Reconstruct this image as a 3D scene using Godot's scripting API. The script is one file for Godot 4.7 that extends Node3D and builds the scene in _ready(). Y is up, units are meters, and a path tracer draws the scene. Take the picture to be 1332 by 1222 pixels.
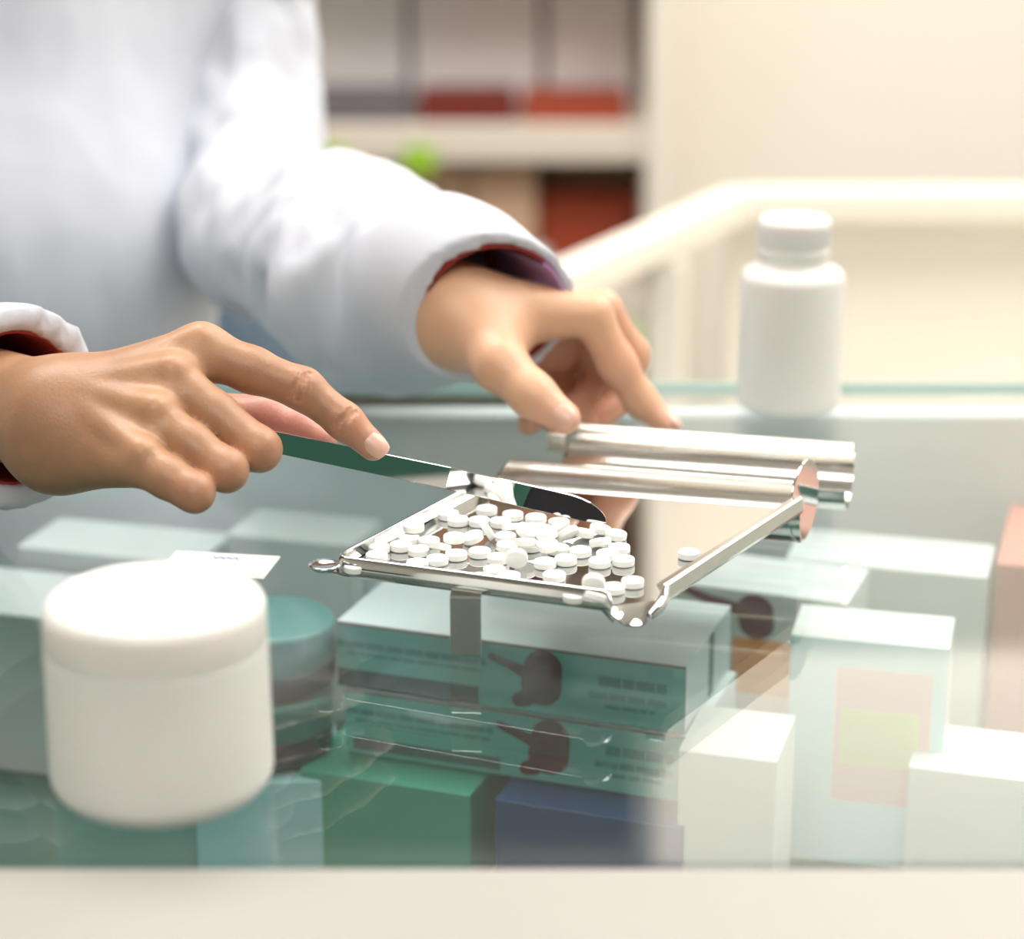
extends Node3D

const FOCAL := 2900.0
const PITCH := 17.5
const EYE := Vector3(0, 0.322, 0.88)
var fwd := Vector3(0, -sin(deg_to_rad(PITCH)), -cos(deg_to_rad(PITCH)))
var upv := Vector3(0, cos(deg_to_rad(PITCH)), -sin(deg_to_rad(PITCH)))
var M := {}
var taken := {}
var rng := RandomNumberGenerator.new()
var axis_l: Vector3
var axis_r: Vector3
const TROUGH_R := 0.0178


# ---------------------------------------------------------------- places
# a place measured on the photograph, at a real distance from the lens (metres)
func at(x: float, y: float, d: float) -> Vector3:
	return EYE + (fwd + Vector3.RIGHT * (x - 666.0) / FOCAL - upv * (y - 611.0) / FOCAL) * d


func on_y(x: float, y: float, h: float) -> Vector3:
	var r := fwd + Vector3.RIGHT * (x - 666.0) / FOCAL - upv * (y - 611.0) / FOCAL
	return EYE + r * ((h - EYE.y) / r.y)


# the tray floor is very slightly tilted
const TRAY_H := 0.0245
const TRAY_S := 0.008
func on_tray(x: float, y: float, dh := 0.0) -> Vector3:
	var r := fwd + Vector3.RIGHT * (x - 666.0) / FOCAL - upv * (y - 611.0) / FOCAL
	return EYE + r * ((TRAY_H + dh - EYE.y) / (r.y - TRAY_S * r.x))


func tray_h(p: Vector3) -> Vector3:
	return Vector3(p.x, TRAY_H + TRAY_S * p.x, p.z)


# ---------------------------------------------------------------- nodes
func numbered(called: String) -> String:
	var n: int = taken.get(called, 0)
	taken[called] = n + 1
	return called if n == 0 else "%s_%03d" % [called, n]


func tag(o: Node3D, label: String, category := "", group := "", kind := "") -> Node3D:
	if label: o.set_meta("label", label)
	if category: o.set_meta("category", category)
	if group: o.set_meta("group", group)
	if kind: o.set_meta("kind", kind)
	return o


func thing(called: String, label: String, category: String, where := Vector3.ZERO, turn := 0.0, group := "") -> Node3D:
	var o := Node3D.new()
	o.name = numbered(called)
	add_child(o, true)
	o.position = where
	o.rotation.y = turn
	tag(o, label, category, group)
	return o


func obj(called: String, mesh: Mesh, m: Material, parent: Node3D = null, where := Vector3.ZERO) -> MeshInstance3D:
	var o := MeshInstance3D.new()
	o.name = numbered(called) if parent == null else called
	o.mesh = mesh
	o.material_override = m
	(parent if parent else self).add_child(o, true)
	o.position = where
	return o


func struct(called: String, mesh: Mesh, m: Material, where := Vector3.ZERO, label := "") -> MeshInstance3D:
	var o := obj(called, mesh, m, null, where)
	tag(o, label, "", "", "structure")
	return o


func world_part(called: String, mesh: Mesh, m: Material, parent: Node3D) -> MeshInstance3D:
	# a part whose vertices are in scene coordinates
	var o := obj(called, mesh, m, parent)
	o.transform = parent.transform.affine_inverse()
	return o


# ---------------------------------------------------------------- shapes
func begin() -> SurfaceTool:
	var st := SurfaceTool.new()
	st.begin(Mesh.PRIMITIVE_TRIANGLES)
	return st


func done(st: SurfaceTool) -> ArrayMesh:
	st.generate_normals()
	return st.commit()


# a, b, c counter-clockwise seen from outside
func tri(st: SurfaceTool, a: Vector3, b: Vector3, c: Vector3) -> void:
	st.add_vertex(a)
	st.add_vertex(c)
	st.add_vertex(b)


func quad(st: SurfaceTool, a: Vector3, b: Vector3, c: Vector3, d: Vector3) -> void:
	tri(st, a, b, c)
	tri(st, a, c, d)


# outline (counter-clockwise in x, y) extruded along z between z0 and z1, edges bevelled
func prism(st: SurfaceTool, pts: PackedVector2Array, z0: float, z1: float, bevel: float, t := Transform3D()) -> void:
	var n := pts.size()
	var inner := PackedVector2Array()
	for i in n:
		var a := pts[(i + n - 1) % n]
		var b := pts[i]
		var c := pts[(i + 1) % n]
		var n1 := Vector2((b - a).y, -(b - a).x).normalized()
		var n2 := Vector2((c - b).y, -(c - b).x).normalized()
		var m := (n1 + n2)
		m = m / maxf(m.length_squared() * 0.5, 0.3)
		inner.append(b - m * bevel)
	var zs := [z0, z0 + bevel, z1 - bevel, z1]
	var rings := [inner, pts, pts, inner]
	for k in 3:
		for i in n:
			var j := (i + 1) % n
			var p0: Vector2 = rings[k][i]
			var p1: Vector2 = rings[k][j]
			var q0: Vector2 = rings[k + 1][i]
			var q1: Vector2 = rings[k + 1][j]
			st.set_smooth_group(-1)
			quad(st, t * Vector3(p0.x, p0.y, zs[k]), t * Vector3(p1.x, p1.y, zs[k]), t * Vector3(q1.x, q1.y, zs[k + 1]), t * Vector3(q0.x, q0.y, zs[k + 1]))
	var ids := Geometry2D.triangulate_polygon(inner)
	for i in range(0, ids.size(), 3):
		var a := inner[ids[i]]
		var b := inner[ids[i + 1]]
		var c := inner[ids[i + 2]]
		if (b - a).cross(c - a) < 0:
			var s := b
			b = c
			c = s
		tri(st, t * Vector3(a.x, a.y, z1), t * Vector3(b.x, b.y, z1), t * Vector3(c.x, c.y, z1))
		tri(st, t * Vector3(a.x, a.y, z0), t * Vector3(c.x, c.y, z0), t * Vector3(b.x, b.y, z0))


func rect(w: float, h: float, r := 0.0, segs := 5) -> PackedVector2Array:
	var out := PackedVector2Array()
	if r <= 0.0:
		return PackedVector2Array([Vector2(-w / 2, -h / 2), Vector2(w / 2, -h / 2), Vector2(w / 2, h / 2), Vector2(-w / 2, h / 2)])
	for k in 4:
		var c := Vector2((w / 2 - r) * [1, 1, -1, -1][k], (h / 2 - r) * [-1, 1, 1, -1][k])
		for i in segs + 1:
			var a := -PI / 2 + PI / 2 * k + PI / 2 * i / segs
			out.append(c + Vector2(cos(a), sin(a)) * r)
	return out


# box centred on the origin
func box(st: SurfaceTool, size: Vector3, bevel: float, t := Transform3D()) -> void:
	prism(st, rect(size.x, size.y), -size.z / 2, size.z / 2, minf(bevel, 0.45 * minf(size.x, minf(size.y, size.z))), t)


func box_mesh(size: Vector3, bevel := 0.002) -> ArrayMesh:
	var st := begin()
	box(st, size, bevel)
	return done(st)


# profile of (radius, height) from the bottom up, turned round y; repeated points make a hard edge
func lathe(st: SurfaceTool, prof: Array, segs := 48, t := Transform3D(), a0 := 0.0, a1 := TAU) -> void:
	var g := 1
	for k in prof.size() - 1:
		var p: Vector2 = prof[k]
		var q: Vector2 = prof[k + 1]
		if p.is_equal_approx(q):
			g += 1
			continue
		st.set_smooth_group(g)
		for i in segs:
			var u := a0 + (a1 - a0) * i / segs
			var v := a0 + (a1 - a0) * (i + 1) / segs
			var cu := Vector3(cos(u), 0, -sin(u))
			var cv := Vector3(cos(v), 0, -sin(v))
			var a := t * (cu * p.x + Vector3.UP * p.y)
			var b := t * (cv * p.x + Vector3.UP * p.y)
			var c := t * (cv * q.x + Vector3.UP * q.y)
			var d := t * (cu * q.x + Vector3.UP * q.y)
			if p.x > 1e-7: tri(st, a, b, c)
			if q.x > 1e-7: tri(st, a, c, d)


# a rounded corner for a lathe profile
func arc2(c: Vector2, r: float, from_deg: float, to_deg: float, n := 6) -> Array:
	var out := []
	for i in n + 1:
		var a := deg_to_rad(lerpf(from_deg, to_deg, float(i) / n))
		out.append(c + Vector2(cos(a), sin(a)) * r)
	return out


# closed section (points: x outwards, y up, clockwise-safe) swept along a path; side(i) tells outwards
func sweep(st: SurfaceTool, path: Array, section: Array, smooth := true, scales := []) -> void:
	var rings := []
	for i in path.size():
		var p: Vector3 = path[i]
		var f: Vector3 = (path[mini(i + 1, path.size() - 1)] - path[maxi(i - 1, 0)])
		f.y = 0
		f = f.normalized()
		var o := Vector3(-f.z, 0, f.x)
		var ring := []
		var s: float = scales[i] if scales else 1.0
		for q in section:
			ring.append(p + o * q.x * s + Vector3.UP * q.y * s)
		rings.append(ring)
	st.set_smooth_group(7 if smooth else -1)
	var n := section.size()
	for i in path.size() - 1:
		for k in n:
			var l := (k + 1) % n
			quad(st, rings[i][k], rings[i][l], rings[i + 1][l], rings[i + 1][k])
	st.set_smooth_group(-1)
	for k in range(1, n - 1):
		tri(st, rings[0][0], rings[0][k + 1], rings[0][k])
		var e: Array = rings[path.size() - 1]
		tri(st, e[0], e[k], e[k + 1])


# a curved sheet of even thickness: a part of a tube from a to b, angles measured from 'side' towards 'up'
func gutter(st: SurfaceTool, a: Vector3, b: Vector3, r: float, thick: float, side: Vector3, up: Vector3, deg0: float, deg1: float, n := 32) -> void:
	for k in n:
		var ang := [deg_to_rad(lerpf(deg0, deg1, float(k) / n)), deg_to_rad(lerpf(deg0, deg1, float(k + 1) / n))]
		var d0: Vector3 = side * cos(ang[0]) + up * sin(ang[0])
		var d1: Vector3 = side * cos(ang[1]) + up * sin(ang[1])
		var ri := r - thick
		st.set_smooth_group(1)
		two(st, a + d0 * r, b + d0 * r, b + d1 * r, a + d1 * r, d0)
		st.set_smooth_group(2)
		two(st, a + d0 * ri, b + d0 * ri, b + d1 * ri, a + d1 * ri, -d0)
		st.set_smooth_group(-1)
		var ax := (b - a).normalized()
		two(st, a + d0 * ri, a + d0 * r, a + d1 * r, a + d1 * ri, -ax)
		two(st, b + d0 * ri, b + d0 * r, b + d1 * r, b + d1 * ri, ax)
		if k == 0:
			two(st, a + d0 * ri, a + d0 * r, b + d0 * r, b + d0 * ri, d0.cross(ax) * (-1.0 if d0.cross(ax).dot(d1) > 0 else 1.0))
		if k == n - 1:
			two(st, a + d1 * ri, a + d1 * r, b + d1 * r, b + d1 * ri, d1.cross(ax) * (-1.0 if d1.cross(ax).dot(d0) > 0 else 1.0))


# a quad facing the way 'n' points
func two(st: SurfaceTool, a: Vector3, b: Vector3, c: Vector3, d: Vector3, n: Vector3) -> void:
	if (b - a).cross(c - a).dot(n) >= 0:
		quad(st, a, b, c, d)
	else:
		quad(st, a, d, c, b)


# ---------------------------------------------------------------- bodies: smooth unions of tapered bones, meshed as surface nets
class Field:
	var chains := []          # [k inside the chain, PackedFloat32Array of bones (a, ba, 1/|ba|2, ra, rb-ra), k to the whole]
	var cuts := []            # bones taken away: [a, ba, inv, ra, dr, k]
	var planes := []          # [point, normal]
	var tints := []           # [point, radius, colour]
	var base := Color.WHITE
	var noise: FastNoiseLite
	var noise_amp := 0.0
	var folds: FastNoiseLite
	var fold_amp := 0.0
	var fold_scale := Vector3.ONE

	func chain(k: float, pts: Array, k_whole := 0.003) -> void:
		# pts: [Vector3, radius] joints
		var b := []
		for i in pts.size() - 1:
			var a: Vector3 = pts[i][0]
			var c: Vector3 = pts[i + 1][0]
			b.append([a, c - a, 1.0 / maxf((c - a).length_squared(), 1e-9), pts[i][1], pts[i + 1][1] - pts[i][1]])
		chains.append([k, b, k_whole])

	func cut(a: Vector3, b: Vector3, ra: float, rb: float, k: float) -> void:
		cuts.append([a, b - a, 1.0 / maxf((b - a).length_squared(), 1e-12), ra, rb - ra, k])

	func bone(p: Vector3, b: Array) -> float:
		var pa: Vector3 = p - b[0]
		var t := clampf(pa.dot(b[1]) * b[2], 0.0, 1.0)
		return (pa - b[1] * t).length() - b[3] - b[4] * t

	func near(p: Vector3, r: float) -> Array:
		var out := []
		for c in chains:
			var best := 1e9
			for b in c[1]:
				best = minf(best, bone(p, b))
			out.append(best)
		return out

	func value(p: Vector3, some: Array, some_cuts: Array) -> float:
		var d := 1e9
		for c in some:
			var k: float = c[0]
			var e := 1e9
			for b in c[1]:
				var pa: Vector3 = p - b[0]
				var t := clampf(pa.dot(b[1]) * b[2], 0.0, 1.0)
				var f: float = (pa - b[1] * t).length() - b[3] - b[4] * t
				var h := maxf(k - absf(e - f), 0.0)
				e = minf(e, f) - h * h * 0.25 / k
			var kw: float = c[2]
			var g := maxf(kw - absf(d - e), 0.0)
			d = minf(d, e) - g * g * 0.25 / kw
		if fold_amp > 0.0 and absf(d) < fold_amp * 4.0:
			var calm := 1.0
			for q in planes:
				calm = clampf((q[0] - p).dot(q[1]) * 16.0 - 0.5, 0.0, 1.0)
			d -= calm * fold_amp * folds.get_noise_3dv(p * fold_scale)
		for b in some_cuts:
			var pa: Vector3 = p - b[0]
			var t := clampf(pa.dot(b[1]) * b[2], 0.0, 1.0)
			var f: float = b[3] + b[4] * t - (pa - b[1] * t).length()
			var k: float = b[5]
			var h := maxf(k - absf(d - f), 0.0)
			d = maxf(d, f) + h * h * 0.25 / k
		for q in planes:
			d = maxf(d, (p - q[0]).dot(q[1]))
		return d

	func mesh_into(st: SurfaceTool, cell: float) -> void:
		var lo := Vector3.ONE * 1e9
		var hi := -lo
		for c in chains:
			for b in c[1]:
				for e in [[b[0], b[3]], [b[0] + b[1], b[3] + b[4]]]:
					lo = lo.min(e[0] - Vector3.ONE * (e[1] + cell * 3 + fold_amp))
					hi = hi.max(e[0] + Vector3.ONE * (e[1] + cell * 3 + fold_amp))
		var nb := Vector3i(((hi - lo) / (cell * 8)).ceil())
		var n := nb * 8 + Vector3i.ONE
		var sy := n.x
		var sz := n.x * n.y
		var grid := PackedFloat32Array()
		grid.resize(n.x * n.y * n.z)
		grid.fill(1.0)
		var blocks := []
		var half := cell * 8 * 0.8661 + fold_amp
		for bz in nb.z:
			for by in nb.y:
				for bx in nb.x:
					var c := lo + Vector3(bx * 8 + 4, by * 8 + 4, bz * 8 + 4) * cell
					var ds := near(c, half)
					var least := 1e9
					for v in ds: least = minf(least, v)
					if least > half + 0.012:
						continue
					var some := []
					for i in ds.size():
						if ds[i] < least + 2.0 * half + 0.03: some.append(chains[i])
					var some_cuts := []
					for b in cuts:
						if bone(c, b) < half + 0.01: some_cuts.append(b)
					blocks.append([bx * 8, by * 8, bz * 8])
					for z in 9:
						for y in 9:
							var row: int = (bz * 8 + z) * sz + (by * 8 + y) * sy + bx * 8
							for x in 9:
								if grid[row + x] == 1.0:
									grid[row + x] = value(lo + Vector3(bx * 8 + x, by * 8 + y, bz * 8 + z) * cell, some, some_cuts)
		var ids := PackedInt32Array()
		ids.resize(grid.size())
		ids.fill(-1)
		var pos := PackedVector3Array()
		var nor := PackedVector3Array()
		var corner := PackedInt32Array([0, 1, sy, sy + 1, sz, sz + 1, sz + sy, sz + sy + 1])
		for bk in blocks:
			for z in range(bk[2], bk[2] + 8):
				for y in range(bk[1], bk[1] + 8):
					var row: int = z * sz + y * sy
					for x in range(bk[0], bk[0] + 8):
						var o: int = row + x
						var inside := 0
						for k in 8:
							if grid[o + corner[k]] < 0.0: inside += 1
						if inside == 0 or inside == 8:
							continue
						var v := PackedFloat32Array()
						v.resize(8)
						for k in 8: v[k] = grid[o + corner[k]]
						var s := Vector3.ZERO
						var m := 0
						for e in EDGES:
							var a: float = v[e[0]]
							var b: float = v[e[1]]
							if (a < 0.0) != (b < 0.0):
								var t := a / (a - b)
								var ca := Vector3(e[0] & 1, (e[0] >> 1) & 1, e[0] >> 2)
								var cb := Vector3(e[1] & 1, (e[1] >> 1) & 1, e[1] >> 2)
								s += ca.lerp(cb, t)
								m += 1
						s /= m
						ids[o] = pos.size()
						pos.append(lo + (Vector3(x, y, z) + s) * cell)
						var gx := lerpf(lerpf(v[1] - v[0], v[3] - v[2], s.y), lerpf(v[5] - v[4], v[7] - v[6], s.y), s.z)
						var gy := lerpf(lerpf(v[2] - v[0], v[3] - v[1], s.x), lerpf(v[6] - v[4], v[7] - v[5], s.x), s.z)
						var gz := lerpf(lerpf(v[4] - v[0], v[5] - v[1], s.x), lerpf(v[6] - v[2], v[7] - v[3], s.x), s.y)
						nor.append(Vector3(gx, gy, gz).normalized())
		var col := PackedColorArray()
		col.resize(pos.size())
		for i in pos.size():
			var cc := base
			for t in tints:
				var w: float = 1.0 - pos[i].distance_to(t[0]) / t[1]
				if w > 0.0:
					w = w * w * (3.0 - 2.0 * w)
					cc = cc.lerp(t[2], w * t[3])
			if noise:
				cc = cc * (1.0 + noise_amp * noise.get_noise_3dv(pos[i]))
			cc.a = 1.0
			col[i] = cc
		var step := [1, sy, sz]
		for bk in blocks:
			for z in range(bk[2], bk[2] + 8):
				for y in range(bk[1], bk[1] + 8):
					for x in range(bk[0], bk[0] + 8):
						var o: int = z * sz + y * sy + x
						if ids[o] < 0:
							continue
						var here := [x, y, z]
						for ax in 3:
							var ub := (ax + 1) % 3
							var vb := (ax + 2) % 3
							if here[ub] == 0 or here[vb] == 0:
								continue
							var a := grid[o] < 0.0
							var b := grid[o + step[ax]] < 0.0
							if a == b:
								continue
							var q := [ids[o], ids[o - step[ub]], ids[o - step[ub] - step[vb]], ids[o - step[vb]]]
							if q[1] < 0 or q[2] < 0 or q[3] < 0:
								continue
							var order := [0, 1, 2, 0, 2, 3] if not a else [0, 2, 1, 0, 3, 2]
							for w in order:
								st.set_color(col[q[w]])
								st.set_normal(nor[q[w]])
								st.add_vertex(pos[q[w]])

	const EDGES := [[0, 1], [2, 3], [4, 5], [6, 7], [0, 2], [1, 3], [4, 6], [5, 7], [0, 4], [1, 5], [2, 6], [3, 7]]


# ---------------------------------------------------------------- materials
func mat(called: String, c: Color, rough := 0.6, metal := 0.0) -> StandardMaterial3D:
	var m := StandardMaterial3D.new()
	m.resource_name = called
	m.albedo_color = c
	m.roughness = rough
	m.metallic = metal
	M[called] = m
	return m


func bumps(freq: float, octaves: int, size := 256, strength := 4.0, kind := FastNoiseLite.TYPE_SIMPLEX_SMOOTH) -> NoiseTexture2D:
	var f := FastNoiseLite.new()
	f.noise_type = kind
	f.frequency = freq
	f.fractal_octaves = octaves
	f.seed = 5
	var t := NoiseTexture2D.new()
	t.width = size
	t.height = size
	t.seamless = true
	t.as_normal_map = true
	t.bump_strength = strength
	t.noise = f
	return t


func make_materials() -> void:
	mat("steel", Color(0.86, 0.87, 0.87), 0.07, 1.0)
	mat("polished_steel", Color(0.86, 0.86, 0.86), 0.03, 1.0)
	mat("satin_steel", Color(0.88, 0.87, 0.85), 0.2, 1.0)
	var g := mat("glass", Color(0.80, 0.94, 0.90, 0.012), 0.02)
	g.transparency = BaseMaterial3D.TRANSPARENCY_ALPHA
	g.metallic_specular = 0.4
	mat("glass_edge", Color(0.66, 0.80, 0.78), 0.15)
	var p := mat("tablet", Color(0.95, 0.955, 0.94), 0.55)
	p.normal_enabled = true
	p.normal_texture = bumps(0.08, 2, 128, 1.5)
	p.normal_scale = 0.25
	p.uv1_triplanar = true
	p.uv1_scale = Vector3.ONE * 90
	var b := mat("white_plastic", Color(0.94, 0.935, 0.92), 0.38)
	b.subsurf_scatter_enabled = true
	b.subsurf_scatter_strength = 0.15
	var s := mat("skin", Color(1, 1, 1), 0.43)
	s.vertex_color_use_as_albedo = true
	s.subsurf_scatter_enabled = true
	s.subsurf_scatter_strength = 0.08
	s.normal_enabled = true
	s.normal_texture = bumps(0.09, 3, 256, 3.0, FastNoiseLite.TYPE_CELLULAR)
	s.normal_scale = 0.22
	s.uv1_triplanar = true
	s.uv1_scale = Vector3.ONE * 30
	mat("nail", Color(0.86, 0.69, 0.62), 0.28)
	var c := mat("coat", Color(0.79, 0.80, 0.84), 0.85)
	c.normal_enabled = true
	c.normal_texture = bumps(0.2, 2, 128, 2.0)
	c.normal_scale = 0.2
	c.uv1_triplanar = true
	c.uv1_scale = Vector3.ONE * 40
	mat("maroon_cloth", Color(0.62, 0.20, 0.17), 0.9)
	mat("lavender_cloth", Color(0.68, 0.54, 0.72), 0.9)
	mat("shade_grey_cloth", Color(0.42, 0.49, 0.56), 0.9)  # grey that stands for the coat in shade
	mat("hair", Color(0.06, 0.045, 0.04), 0.5)
	mat("cream_paint", Color(0.92, 0.895, 0.85), 0.7)
	mat("wall_paint", Color(0.95, 0.925, 0.885), 0.85)
	mat("shelf_board", Color(0.88, 0.84, 0.79), 0.6)
	mat("shelf_back", Color(0.52, 0.43, 0.36), 0.75)
	mat("ceiling_paint", Color(0.93, 0.93, 0.92), 0.9)
	mat("floor_tile", Color(0.16, 0.22, 0.21), 0.4)
	mat("dark_green", Color(0.21, 0.42, 0.36), 0.5)
	mat("dark_upper", Color(0.16, 0.15, 0.17), 0.8)
	mat("frame_metal", Color(0.66, 0.645, 0.625), 0.45)
	mat("case_panel", Color(0.20, 0.37, 0.34), 0.6)
	mat("case_back", Color(0.80, 0.86, 0.87), 0.6)
	mat("paper", Color(0.92, 0.93, 0.93), 0.8)
	mat("ink", Color(0.15, 0.25, 0.65), 0.7)


# flat print of a carton: bands, bars standing for unreadable small lettering, and the dark red drawing
func print_texture(w: int, h: int, ground: Color, bars: Array, blobs: Array) -> ImageTexture:
	var im := Image.create(w, h, false, Image.FORMAT_RGB8)
	im.fill(ground)
	for b in bars:      # x, y, w, h (fractions), colour, dashes
		var c: Color = b[4]
		if b.size() > 5:
			var x: float = b[0] * w
			while x < (b[0] + b[2]) * w:
				var l := rng.randf_range(0.02, 0.07) * w
				im.fill_rect(Rect2i(int(x), int(b[1] * h), int(minf(l, (b[0] + b[2]) * w - x)), int(b[3] * h)), c)
				x += l + rng.randf_range(0.002, 0.005) * w
		else:
			im.fill_rect(Rect2i(int(b[0] * w), int(b[1] * h), int(b[2] * w), int(b[3] * h)), c)
	for b in blobs:     # from x, y, to x, y (pixels of the print), radius, radius, colour
		var p := Vector2(b[0], b[1])
		var q := Vector2(b[2], b[3])
		var r := maxf(b[4], b[5])
		var lo := p.min(q) - Vector2(r, r)
		var hi := p.max(q) + Vector2(r, r)
		for y in range(maxi(0, int(lo.y)), mini(h, int(hi.y) + 1)):
			for x in range(maxi(0, int(lo.x)), mini(w, int(hi.x) + 1)):
				var pa := Vector2(x, y) - p
				var t := clampf(pa.dot(q - p) / maxf((q - p).length_squared(), 1e-6), 0, 1)
				if (pa - (q - p) * t).length() < lerpf(b[4], b[5], t):
					im.set_pixel(x, y, b[6])
	return ImageTexture.create_from_image(im)


func print_mat(called: String, t: Texture2D) -> StandardMaterial3D:
	var m := mat(called, Color.WHITE, 0.45)
	m.albedo_texture = t
	return m


# a flat rectangle with its own picture coordinates, thickness behind
func panel(w: float, h: float, thick := 0.0006) -> ArrayMesh:
	var st := begin()
	st.set_smooth_group(-1)
	var c := [Vector3(-w / 2, -h / 2, thick), Vector3(w / 2, -h / 2, thick), Vector3(w / 2, h / 2, thick), Vector3(-w / 2, h / 2, thick)]
	var uv := [Vector2(0, 1), Vector2(1, 1), Vector2(1, 0), Vector2(0, 0)]
	for i in [0, 2, 1, 0, 3, 2]:
		st.set_uv(uv[i])
		st.add_vertex(c[i])
	st.set_uv(Vector2(0.01, 0.01))
	for i in 4:
		var j := (i + 1) % 4
		var z := Vector3(0, 0, -thick)
		quad(st, c[i] + z, c[j] + z, c[j], c[i])
	return done(st)


func carton(called: String, label: String, size: Vector3, where: Vector3, turn: float, body: Material, front: Material, group := "") -> Node3D:
	# base at 'where'
	var t := thing(called, label, "box", where, turn, group)
	obj("body", box_mesh(size, 0.0006), body, t, Vector3(0, size.y / 2, 0))
	if front:
		obj("front_panel", panel(size.x - 0.0002, size.y - 0.0002), front, t, Vector3(0, size.y / 2, size.z / 2 - 0.0001))
	return t


# ---------------------------------------------------------------- the place
func _ready() -> void:
	rng.seed = 11
	# camera
	var cam := Camera3D.new()
	cam.name = "camera"
	var lens := CameraAttributesPhysical.new()
	lens.frustum_focal_length = 12.0 / (611.0 / FOCAL)
	lens.frustum_focus_distance = 0.888
	lens.frustum_near = 0.05
	lens.frustum_far = 50.0
	lens.exposure_aperture = 3.5
	cam.attributes = lens
	add_child(cam)
	cam.position = EYE
	cam.rotation_degrees = Vector3(-PITCH, 0, 0)
	cam.current = true
	# sky and exposure
	var we := WorldEnvironment.new()
	we.name = "world_environment"
	var env := Environment.new()
	env.background_mode = Environment.BG_SKY
	var sky := Sky.new()
	var sm := ProceduralSkyMaterial.new()
	sm.sky_top_color = Color(0.55, 0.68, 0.86)
	sm.sky_horizon_color = Color(0.85, 0.87, 0.88)
	sm.ground_bottom_color = Color(0.5, 0.5, 0.48)
	sm.ground_horizon_color = Color(0.7, 0.7, 0.68)
	sky.sky_material = sm
	env.sky = sky
	env.tonemap_mode = Environment.TONE_MAPPER_LINEAR
	env.tonemap_exposure = 0.94
	env.sdfgi_enabled = true
	env.ssao_enabled = true
	env.ssil_enabled = true
	we.environment = env
	add_child(we)
	make_materials()
	# large lights: two ceiling panels, two more added as fill, and an added window
	ceiling_light(Vector3(-0.5, 1.74, -0.7), Vector2(1.4, 0.9), 3.8, "square white ceiling light panel above the counter")
	ceiling_light(Vector3(1.1, 1.74, -0.3), Vector2(1.0, 1.0), 3.4, "square white ceiling light panel above the right end of the counter")
	ceiling_light(Vector3(1.35, 1.74, -1.7), Vector2(1.5, 0.4), 2.2, "long white ceiling light panel added to brighten the back wall")  # added lamp, lifts the background
	ceiling_light(Vector3(-0.2, 1.74, 1.7), Vector2(1.4, 0.7), 3.0, "white ceiling light panel added behind the viewer to brighten the fronts")  # added lamp out of view, fills surfaces facing the camera
	room()
	counter()
	person()
	tray()
	spatula()
	tablets()
	bottles()
	cartons()
	background()


func ceiling_light(where: Vector3, size: Vector2, energy: float, label: String) -> void:
	var t := thing("ceiling_light", label, "ceiling light", where)
	var fr := begin()
	for s in [[0, 1], [0, -1], [1, 0], [-1, 0]]:
		var along: bool = s[0] == 0
		box(fr, Vector3(size.x + 0.04 if along else 0.02, 0.03, 0.02 if along else size.y), 0.003, Transform3D(Basis(), Vector3(s[0] * (size.x / 2 + 0.01), 0, s[1] * (size.y / 2 + 0.01))))
	obj("frame", done(fr), M.cream_paint, t)
	var glow := mat("light_diffuser", Color(0.95, 0.95, 0.95), 0.5)
	glow.emission_enabled = true
	glow.emission = Color(1, 0.98, 0.95)
	glow.emission_energy_multiplier = 1.5
	obj("diffuser_lamp", box_mesh(Vector3(size.x, 0.012, size.y), 0.002), glow, t)
	var l := AreaLight3D.new()
	l.name = "panel_light"
	l.area_size = size
	l.light_energy = energy
	l.light_color = Color(1, 0.985, 0.96)
	l.area_range = 12.0
	l.shadow_enabled = true
	t.add_child(l)
	l.position = Vector3(0, -0.02, 0)
	l.rotation_degrees = Vector3(-90, 0, 0)


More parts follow.
